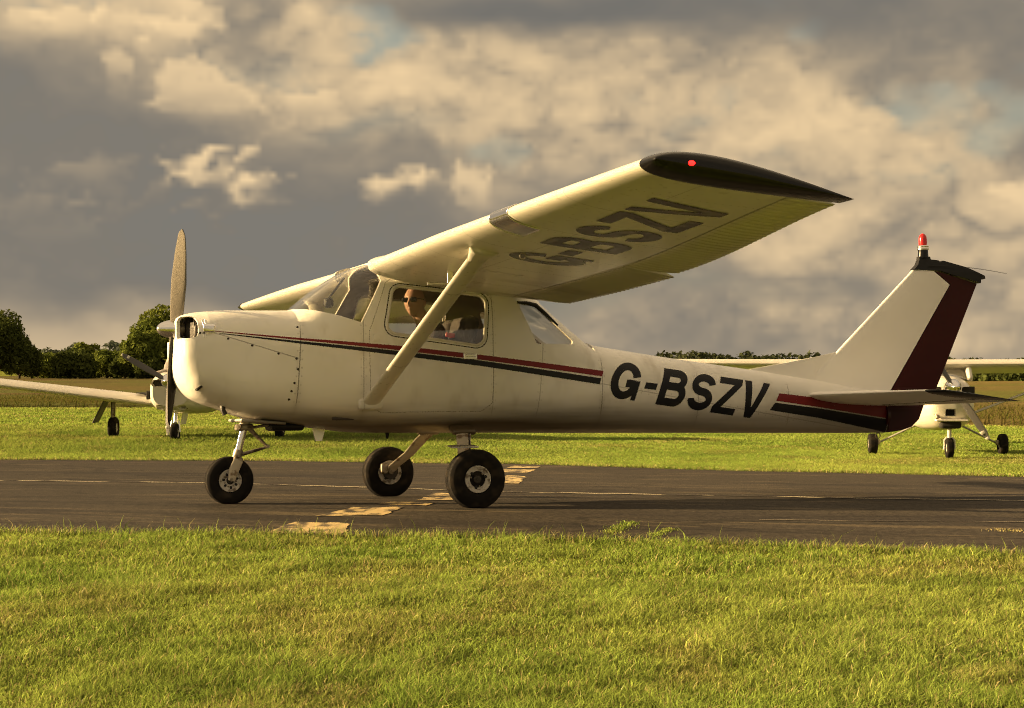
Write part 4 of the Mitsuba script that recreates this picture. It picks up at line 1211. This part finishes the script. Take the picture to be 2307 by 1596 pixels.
# high-wing aeroplane on the right
HP = 'high_wing_aeroplane'
thing(HP, 'small white high-wing aeroplane with thin undercarriage legs parked beyond the tail at the right', 'aeroplane')
FR2 = frame_of((6.47, 24.7), (-.11, -.994))
HF = solid(body_loft([(-.42, .74, 1.06, .24, 2.3), (-.36, .60, 1.13, .30, 2.4), (-.1, .46, 1.17, .36, 2.4), (.4, .40, 1.21, .43, 2.6), (.9, .38, 1.22, .50, 2.8), (1.6, .38, 1.24, .52, 2.8), (2.4, .45, 1.20, .42, 2.5), (4.2, .70, 1.05, .16, 2.3), (5.4, .80, .96, .05, 2.2)]))
for s in (-1, 1):
    HF = HF - solid(rbox((-.36, s * .235, 1.00), (.40, .20, .11), .03))
HF = HF - solid(rbox((-.36, .02, .68), (.3, .15, .10), .01))
put('fuselage', HF, 'plane_white', HP, 35, FR2)
for s in (-1, 1):
    put('intake', rbox((-.26, s * .235, 1.0), (.02, .22, .12), .006), 'dark_inside', HP, 40, FR2)
    put('round_intake', lathe([(-.02, .07), (0, .062), (.012, .05), (.014, .002)], (-1, 0, 0), (-.355, s * .085, .835), 18), 'dark_inside', HP, 40, FR2)
put('lower_intake', rbox((-.24, .02, .68), (.02, .17, .12), .006), 'dark_inside', HP, 40, FR2)
put('chin_plate', rbox((-.30, 0, .565), (.30, .46, .028), .012), 'plane_white', HP, 40, FR2)
put('chin_duct', rbox((-.16, 0, .50), (.30, .30, .12), .04), 'dark_inside', HP, 40, FR2)
put('exhaust_pipe', tube([(-.30, .22, .69), (-.36, .20, .60)], .03, 10), 'dirty_metal', HP, 40, FR2)
ws = grid(np.stack([np.stack([np.full(13, x), np.linspace(-w, w, 13), z - .05 * np.linspace(-1, 1, 13) ** 2], -1) for x, z, w in ((.42, 1.20, .40), (.62, 1.26, .42), (.80, 1.32, .44), (.95, 1.355, .44))]))
put('windscreen', ws, 'glass', HP, True, FR2)
put('cabin_cover', rbox((1.35, 0, 1.235), (.80, .80, .22), .07), 'cover_cloth', HP, 40, FR2, label='grey cloth inside the cabin of the parked high-wing aeroplane')
for s in (-1, 1):
    put('windscreen_pillar', mirror(tube([(.52, .40, 1.17), (.80, .43, 1.28), (.93, .44, 1.35)], .045, 10), s), 'plane_white', HP, True, FR2)
    put('cabin_side', mirror(rbox((1.55, .46, 1.25), (1.2, .04, .22), .018), s), 'plane_white', HP, 40, FR2)
    HW = put('wing', simple_wing(s, (.80, .02, 1.392), (.86, 4.6, 1.412), 1.35, 1.2, 6.5, .125), 'plane_white', HP, 40, FR2)
    put('strut', mirror(tube([(1.15, .46, .60), (1.2, 2.2, 1.28)], 0, 12, ([.045] * 2, [.020] * 2, (1, 0, 0))), s), 'plane_white', HP, True, FR2)
    put('gear_leg', mirror(tube([(1.05, .30, .47), (1.10, .90, .17)], 0, 10, ([.055, .04], [.016, .014], (1, 0, 0))), s), 'grey_metal', HP, True, FR2)
    put('axle', mirror(tube([(1.10, .88, .16), (1.10, .98, .16)], .02, 8), s), 'dirty_metal', HP, True, FR2)
    put('brake', mirror(rbox((1.06, .90, .185), (.07, .05, .08), .012), s), 'dirty_metal', HP, 40, FR2)
    wheel('main_wheel', (1.10, .985 * s, .158), .158, .14, .075, s, FR2, 0)
    put('tailplane', simple_wing(s, (4.9, .03, .80), (5.0, 1.35, .80), .70, .6, 0, .08, 6), 'plane_white', HP, 40, FR2)
put('fin', plate(Polygon([(4.3, .98), (5.0, 1.75), (5.4, 1.75), (5.6, .85), (4.9, .85)]), lambda x, z: .025 + 0 * x, .2), 'plane_white', HP, 35, FR2)
hh = np.array([-.56, 0, 1.055])
put('spinner', lathe([(-.17, .004), (-.155, .03), (-.11, .065), (-.05, .09), (.05, .115), (.10, .118)], (1, 0, 0), hh, 32), 'chrome', HP, True, FR2)
for an in (147, 327):
    BL = put('propeller_blade', turned_blade(hh, .90, an), 'grey_blade', HP, True, FR2)
    a = math.radians(an)
    up_ = np.array([0, -math.sin(a), math.cos(a)])
    for r0, r1 in ((.75, .80), (.86, .90)):
        put('tip_band', tube([hh + up_ * r0, hh + up_ * r1], 0, 14, ([.055, .050] if r1 < .85 else [.044, .02], [.014, .012], np.cross(up_, [1, 0, 0]))), 'white_trim', BL, True, FR2)
put('nose_leg', tube([(-.12, 0, .48), (-.12, 0, .28)], .030, 12), 'white_trim', HP, 40, FR2)
put('nose_fork', cat(*[tube([(-.12, s * .04, .31), (-.13, s * .075, .26), (-.12, s * .08, .13)], .014, 8) for s in (-1, 1)]), 'white_trim', HP, 40, FR2)
wheel('nose_wheel', (-.12, 0, .150), .150, .11, .07, -1, FR2, 0)
put('whip_aerial', tube([(1.9, -.05, 1.38), (2.0, -.13, 1.70)], .008, 6), 'white_trim', HP, True, FR2)
put('tie_down_strap', tube([(1.3, 1.98, 1.30), (1.3, 1.97, 1.16), (1.3, 2.0, 1.06)], .012, 6), 'white_trim', HP, True, FR2)

# ------------------------------------------------------------------ trees and hedges
scene['leaf'] = {'type': 'principledthin', 'base_color': {'type': 'mesh_attribute', 'name': 'vertex_color'}, 'roughness': .7, 'diff_trans': .5, 'spec_trans': 0.0}
scene['bark'] = pr((.06, .045, .03), .9)


def leaf_cloud(blobs, n, size, seed, tone, fill=.35):
    """Leaf clumps (bent quads) through and over a set of ellipsoids: returns mesh, colours."""
    r = np.random.default_rng(seed)
    bl = np.array([(*c, *q) for c, q in blobs], float)
    wgt = (bl[:, 3] * bl[:, 4] + bl[:, 3] * bl[:, 5] + bl[:, 4] * bl[:, 5])
    which = r.choice(len(bl), n, p=wgt / wgt.sum())
    d = r.normal(size=(n, 3))
    d /= np.linalg.norm(d, axis=1, keepdims=True)
    rad = np.where(r.random(n) < fill, r.random(n) ** .5, .86 + .2 * r.random(n))
    lump = .66 + .68 * meshkit.fbm(d * 2.6 + which[:, None] * 3.7, 3, seed)
    c = bl[which, :3] + d * bl[which, 3:] * (rad * lump)[:, None]
    keep = c[:, 2] > bl[:, 2].min() - bl[:, 5].max() * .9
    nrm = d + .9 * r.normal(size=(n, 3))
    nrm /= np.linalg.norm(nrm, axis=1, keepdims=True)
    a = np.cross(nrm, r.normal(size=(n, 3)))
    a /= np.linalg.norm(a, axis=1, keepdims=True)
    b = np.cross(nrm, a)
    s = size * (.55 + .9 * r.random(n))[:, None]
    P = np.stack([c - a * s, c + b * s * .55 + nrm * s * .15, c + a * s, c - b * s * .55 + nrm * s * .15], 1)
    V = P.reshape(-1, 3)
    F = (np.arange(n)[:, None] * 4 + np.array([[0, 1, 2, 0, 2, 3]])).reshape(-1, 3)
    tint = meshkit.fbm(c * .35 + seed, 3, 4)[:, None]
    k = (.75 + .5 * r.random(n))[:, None]
    col = (np.array(tone[0]) * (1 - tint) + np.array(tone[1]) * tint) * k
    return tm(V, F), np.repeat(col, 4, 0), keep


GREEN = ((.075, .110, .024), (.190, .215, .044))
DARK = ((.042, .060, .018), (.105, .126, .034))


def tree(name, pos, h, w, n, seed, label, catg, tone=GREEN, trunk=.22, low=.12, size=.25, shape=None):
    """Broadleaf tree or bush: trunk and limbs, and a crown of leaf clumps on several lobes."""
    r = np.random.default_rng(seed)
    o = np.array([pos[0], pos[1], float(gz(*pos))])
    blobs = []
    m = shape or int(9 + w)
    for k in range(m):
        u = (k + .5) / m
        zc = h * (low + (1 - low) * (.22 + .62 * u))
        rr = w * .5 * math.sqrt(max(1 - ((u - .38) / .70) ** 2, .05))
        a = k * 2.4 + r.random()
        off = rr * .62 * np.array([math.cos(a), math.sin(a)])
        q = w * (.17 + .10 * r.random())
        blobs.append(((o[0] + off[0], o[1] + off[1], o[2] + zc), (q, q, q * (.75 + .3 * r.random()))))
    blobs.append(((o[0], o[1], o[2] + h * (low + (1 - low) * .45)), (w * .30, w * .30, h * (1 - low) * .34)))
    t = thing(number(name), label, catg)
    msh, col, _ = leaf_cloud(blobs, n, size, seed, tone)
    tops = [tube(np.array([o, o + [0, 0, h * low * .9], o + [.02 * w, 0, h * .55]]), [trunk, trunk * .8, trunk * .3], 8)]
    for c, q in blobs[:7]:
        s0 = o + [0, 0, h * low * (.9 + .5 * r.random())]
        tops.append(tube(np.array([s0, (s0 + np.array(c)) / 2 + [0, 0, .05 * h], np.array(c)]), [trunk * .45, trunk * .3, trunk * .1], 6))
    put('trunk', cat(tops), 'bark', t, True)
    put('crown', msh, 'leaf', t, False, None, col)
    return t


def at(px, dist):
    """Ground spot seen in picture column px (of 2560), dist metres away."""
    return ((px - 1280) / 4161 * dist, dist)


tree('broadleaf_tree', at(-12, 205), 8.0, 8.0, 9000, 11, 'dark tree cut by the left edge of the picture', 'tree', DARK, .3, .10)
tree('broadleaf_tree', at(48, 214), 4.6, 5.2, 5000, 12, 'lower dark tree right of the one at the left edge', 'tree', DARK, .2, .08)
tree('broadleaf_tree', at(404, 222), 9.8, 7.4, 12000, 13, 'tall bright tree rising behind the propeller spinner', 'tree', GREEN, .35, .10)
tree('broadleaf_tree', at(352, 216), 6.6, 5.4, 7000, 14, 'mid-green tree left of the tall one behind the propeller', 'tree', GREEN, .25, .08)
tree('broadleaf_tree', at(452, 226), 7.8, 6.0, 6000, 15, 'tree behind the propeller blades, right of the tallest one', 'tree', GREEN, .28, .10)
tree('bush', at(112, 226), 3.4, 5.0, 3500, 21, 'small round bush just right of the dark trees at the left', 'bush', GREEN, .12, .02)
tree('bush', at(187, 216), 3.6, 5.6, 5000, 22, 'wide dark bush in the middle of the left hedgerow', 'bush', DARK, .12, .02)
tree('broadleaf_tree', at(214, 238), 5.2, 4.4, 4000, 23, 'thin-topped tree poking up behind the wide dark bush', 'tree', GREEN, .16, .10)
tree('bush', at(268, 224), 3.9, 4.6, 4000, 24, 'pale green bush between the wide dark bush and the tall tree', 'bush', GREEN, .12, .02)
tree('bush', at(312, 220), 3.2, 3.8, 3500, 25, 'low bush at the foot of the tall tree behind the propeller', 'bush', DARK, .1, .02)
tree('bush', at(150, 232), 2.8, 5.0, 3000, 26, 'low pale bush between the round bush and the wide dark bush', 'bush', GREEN, .1, .02)
tree('bush', at(372, 214), 2.6, 3.6, 3000, 27, 'low dark bush right behind the parked propeller blade', 'bush', DARK, .1, .02)
# hedge beyond the right-hand field
hr = np.random.default_rng(5)
for k, (px, d, h, w, lab) in enumerate([(2440, 132, 1.5, 3.4, 'hedge bush just right of the parked high-wing cowling'), (2500, 130, 1.25, 3.0, 'low hedge bush under the right-hand wing strut'),
                                        (2556, 128, 1.5, 3.4, 'hedge bush at the right edge of the picture'), (2385, 134, 1.4, 3.2, 'hedge bush half hidden by the parked high-wing cowling')]):
    tree('bush', at(px, d), h, w, 2600, 40 + k, lab, 'bush', DARK, .08, .02, .20)


def wood_line(name, d, x0, x1, h, seed, tone, n, size, label, base=0., step=5.):
    """A far line of trees that reads as one mass."""
    r = np.random.default_rng(seed)
    bl = []
    x = x0
    while x < x1:
        q = step * (.6 + .9 * r.random())
        hh_ = h * (.50 + .75 * meshkit.fbm(np.array([[x / 45., seed, 0.]]), 3, seed)[0]) * (.75 + .45 * r.random())
        bl.append(((x, d + 8 * r.normal(), base + float(gz(x, d)) + hh_ * .45), (q * .75, q * .75, hh_ * .55)))
        x += q * .8
    m, c, _ = leaf_cloud(bl, n, size, seed, tone, .15)
    put(name, m, 'leaf', None, False, None, c, kind='stuff', label=label, category='wood')


FARG = ((.040, .052, .026), (.070, .080, .040))
wood_line('distant_wood', 620, -20, 330, 7.0, 3, FARG, 26000, .8, 'far tree line along the horizon on the right', 0, 7)
wood_line('distant_wood', 1300, -520, -180, 23, 8, ((.070, .090, .070), (.095, .110, .085)), 14000, 2.0, 'far wooded ridge, painted hazy blue, behind the left hedgerow', 0, 18)  # haze is painted into these leaf tones, paler and bluer

# ------------------------------------------------------------------ long-grass field beyond the mown strip
FB = np.array([(-400, 40), (-60, 52), (-17.85, 57.5), (-8.45, 58.5), (0, 52), (11.76, 38.25), (30, 20), (60, -10)])


def field_edge(x):
    return np.interp(x, *FB.T) + 1.2 * (meshkit.fbm(np.stack([np.asarray(x) * .35, np.zeros_like(x) + 4, np.zeros_like(x)], -1), 3, 6) - .5)


def hay_fn(p, n, uv):
    band = fb(p.x * .03, p.y * .11, 3.3, 3)
    f = fb(p.x * .9, p.y * .35, 1.1, 4)
    c = mx((.072, .060, .020), (.108, .085, .030), f)
    c = mx(c, (.070, .080, .018), st(.45, .62, band) * .8)
    return mx(c, (.075, .045, .026), st(.60, .70, fb(p.x * .05 + 9, p.y * .16, 5.5, 3)) * .8) * (.75 + .5 * nz(p.x * 7, p.y * 3, 1.5))


scene['hay'] = pr(mikit.proc(hay_fn), .95, specular=.1)
u = np.linspace(-220, 90, 156)
e0 = field_edge(u)
tt = np.r_[0, .002, .01, .03, .07, .13, .2, .3, .45, .65, 1]
PP = np.stack([np.stack([u, e0 + (300 - e0) * t, gz(u, e0) + (.14 if t > 0 else -.02) + .05 * (meshkit.fbm(np.stack([u * .9, (e0 + 250 * t) * .5, u * 0], -1), 3, 8) - .5) * (t > 0)], -1) for t in tt], 1)
put('hay_field', grid(PP), 'hay', smooth=True, kind='structure')

# ------------------------------------------------------------------ grass
scene['grass_blade'] = {'type': 'principledthin', 'base_color': {'type': 'mesh_attribute', 'name': 'vertex_color'}, 'roughness': .55, 'diff_trans': .75, 'spec_trans': 0.0}
scene['dry_stalk'] = scene['grass_blade']


def blades(xy, h, w, lean, col, seed, dz=-.012, wind=.0):
    """Curved grass blades: three triangles each."""
    r = np.random.default_rng(seed)
    n = len(xy)
    a = r.random(n) * 2 * PI
    b = r.random(n) * 2 * PI
    side = np.c_[np.cos(a), np.sin(a), np.zeros(n)] * (w / 2)[:, None]
    ld = np.c_[np.cos(b) + wind, np.sin(b), np.zeros(n)] * (lean * h)[:, None]
    o = np.c_[xy, gz(xy[:, 0], xy[:, 1]) + dz]
    up = np.c_[np.zeros(n), np.zeros(n), h]
    mid = o + up * .55 + ld * .30
    tip = o + up * (1 - .25 * lean)[:, None] + ld
    V = np.stack([o - side, o + side, mid - side * .8, mid + side * .8, tip], 1).reshape(-1, 3)
    F = (np.arange(n)[:, None] * 5 + np.array([[0, 1, 3, 0, 3, 2, 2, 3, 4]])).reshape(-1, 3)
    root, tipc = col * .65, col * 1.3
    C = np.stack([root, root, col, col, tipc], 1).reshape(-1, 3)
    return tm(V, F), C


def grass_colour(xy, seed, dry=.08, even=False):
    r = np.random.default_rng(seed)
    n = len(xy)
    q = np.c_[xy, np.zeros(n)]
    a = meshkit.fbm(q * [1.3, .9, 1], 4, 31)[:, None]
    b = meshkit.fbm(q * [4.2, 3.0, 1] + 9, 3, 32)[:, None]
    c = np.array([.150, .248, .042]) * (1 - a) + np.array([.305, .350, .085]) * a
    c = c * (.70 + .6 * b)
    brown = sstep(.58, .72, meshkit.fbm(q * [1.7, 1.1, 1] + 40, 4, 33))[:, None] * .32
    c = c * (1 - brown) + np.array([.25, .21, .075]) * brown
    isdry = (r.random(n) < dry + .25 * brown[:, 0])[:, None]
    c = np.where(isdry, np.array([.42, .36, .17]) * (.7 + .5 * r.random((n, 1))), c)
    if even:
        return c * (.95 + .35 * r.random((n, 1)))
    return np.minimum(c * (.50 + 1.2 * r.random((n, 1)) ** 1.3) * np.where(r.random((n, 1)) < .05, 1.7, 1.0), .75)


def scatter(n, y0, y1, spread, seed, lo=None, hi=None):
    """Spots between two depths in the wedge that the camera side looks over, thinning with distance."""
    r = np.random.default_rng(seed)
    y = y0 + (y1 - y0) * r.random(n)
    x = (r.random(n) * 2 - 1) * (y * .315 + spread)
    ok = np.ones(n, bool)
    if lo is not None:
        ok &= y > lo(x)
    if hi is not None:
        ok &= y < hi(x)
    return np.c_[x, y][ok]


parts = []
for sd, (n, y0, y1, w0) in enumerate([(150000, 3.6, 5.6, .0036), (150000, 5.6, 8.0, .0044), (150000, 8.0, 12.2, .0056)]):
    xy = scatter(n, y0, y1, .8, 100 + sd, None, lambda x: near_edge(x) + .03)
    q = np.c_[xy, np.zeros(len(xy))]
    hn = .55 * meshkit.fbm(q * 2.0, 3, 51) + .45 * meshkit.fbm(q * [6.5, 5.0, 1], 2, 52)
    r = np.random.default_rng(60 + sd)
    h = (.018 + .042 * sstep(.25, .80, hn)) * (.50 + .85 * r.random(len(xy)))
    tall = r.random(len(xy)) < .012
    h = np.where(tall, h + .035 + .03 * r.random(len(xy)), h)
    parts.append((blades(xy, h, w0 * (.6 + .7 * r.random(len(xy))) * np.where(tall, .6, 1), .25 + .75 * r.random(len(xy)), grass_colour(xy, 70 + sd), 80 + sd, wind=.25)))
# stragglers along the near edge of the taxiway
xe = np.random.default_rng(9).uniform(-5, 5, 5200)
ye = near_edge(xe) + np.random.default_rng(10).normal(0, .05, len(xe)) - .02
r = np.random.default_rng(12)
he = .03 + .05 * r.random(len(xe)) + np.where(r.random(len(xe)) < .03, .07, 0)
parts.append(blades(np.c_[xe, ye], he, .006 * (.5 + .6 * r.random(len(xe))), .2 + .6 * r.random(len(xe)), grass_colour(np.c_[xe, ye], 14, .25), 15, wind=.2))
m = cat([p[0] for p in parts])
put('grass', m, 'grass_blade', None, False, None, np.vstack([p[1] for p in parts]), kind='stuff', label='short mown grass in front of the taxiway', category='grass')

parts = []
for sd, (n, y0, y1, w0, hh0) in enumerate([(230000, 18, 27, .011, .045), (170000, 25, 38, .019, .05), (90000, 36, 62, .04, .06)]):
    xy = scatter(n, y0, y1, 1.5, 200 + sd, far_edge, field_edge)
    q = np.c_[xy, np.zeros(len(xy))]
    r = np.random.default_rng(220 + sd)
    # an unmown band where the parked aeroplanes stand
    rough = sstep(27.5, 29, xy[:, 1] + .25 * xy[:, 0] + 3.5) * sstep(41, 36, xy[:, 1] + .25 * xy[:, 0] + 3.5) * sstep(1.5, -2, xy[:, 0])
    h = (hh0 * .5 + hh0 * .8 * meshkit.fbm(q * [.7, .7, 1], 3, 61)) * (.6 + .6 * r.random(len(xy))) * (1 + 1.3 * rough)
    col = grass_colour(xy * .35, 230 + sd, .03, True) * (1 - .25 * rough[:, None])
    parts.append(blades(xy, h, w0 * (.6 + .7 * r.random(len(xy))), .25 + .7 * r.random(len(xy)), col, 240 + sd, wind=.2))
xe = np.random.default_rng(19).uniform(-9, 8, 9000)
ye = far_edge(xe) + np.abs(np.random.default_rng(20).normal(0, .16, len(xe))) - .08
r = np.random.default_rng(22)
parts.append(blades(np.c_[xe, ye], .025 + .045 * r.random(len(xe)), .012 * (.5 + .6 * r.random(len(xe))), .2 + .6 * r.random(len(xe)), grass_colour(np.c_[xe, ye], 24, .3), 25))
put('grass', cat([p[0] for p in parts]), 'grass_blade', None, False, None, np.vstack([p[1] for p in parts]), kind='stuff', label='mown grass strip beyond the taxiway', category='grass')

# tall grass at the edge of the hay field
xe = np.random.default_rng(29).uniform(-24, 17, 60000)
ye = field_edge(xe) + np.abs(np.random.default_rng(30).normal(0, 11.0, len(xe)))
r = np.random.default_rng(32)
col = np.array([.10, .085, .028]) * (.6 + .6 * r.random((len(xe), 1)))
col = np.where(r.random((len(xe), 1)) < .4, np.array([.07, .085, .015]), col)
mm_, cc_ = blades(np.c_[xe, ye], .16 + .13 * r.random(len(xe)), .035 * (.5 + .6 * r.random(len(xe))), .1 + .3 * r.random(len(xe)), col, 35, wind=.2)
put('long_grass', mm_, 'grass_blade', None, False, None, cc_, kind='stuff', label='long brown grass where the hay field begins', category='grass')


# tufts growing through the tarmac
def tuft(spots, rad, n, h, seed, label, dry=.1):
    r = np.random.default_rng(seed)
    c = np.array(spots)[r.integers(0, len(spots), n)]
    xy = c + r.normal(size=(n, 2)) * np.array(rad)
    m, col = blades(xy, h * (.4 + .8 * r.random(n)), .007 * (.6 + .6 * r.random(n)), .4 + .7 * r.random(n), grass_colour(xy, seed + 1, dry), seed + 2, 0.)
    put('grass_tuft', m, 'grass_blade', None, False, None, col, kind='stuff', label=label, category='grass tuft')


tuft([(.60 + .035 * k, 10.2 + .13 * k) for k in range(6)], (.03, .07), 500, .018, 301, 'mossy grass tuft on the tarmac below the letters G and B')
tuft([(.86 + .03 * k, 10.05 + .09 * k) for k in range(5)], (.025, .05), 260, .014, 304, 'smaller mossy tuft on the tarmac, right of the other one')
tuft([(3.03, 10.35), (3.13, 10.33)], (.05, .05), 130, .014, 307, 'scatter of dry clippings on the tarmac near the right edge', .95)
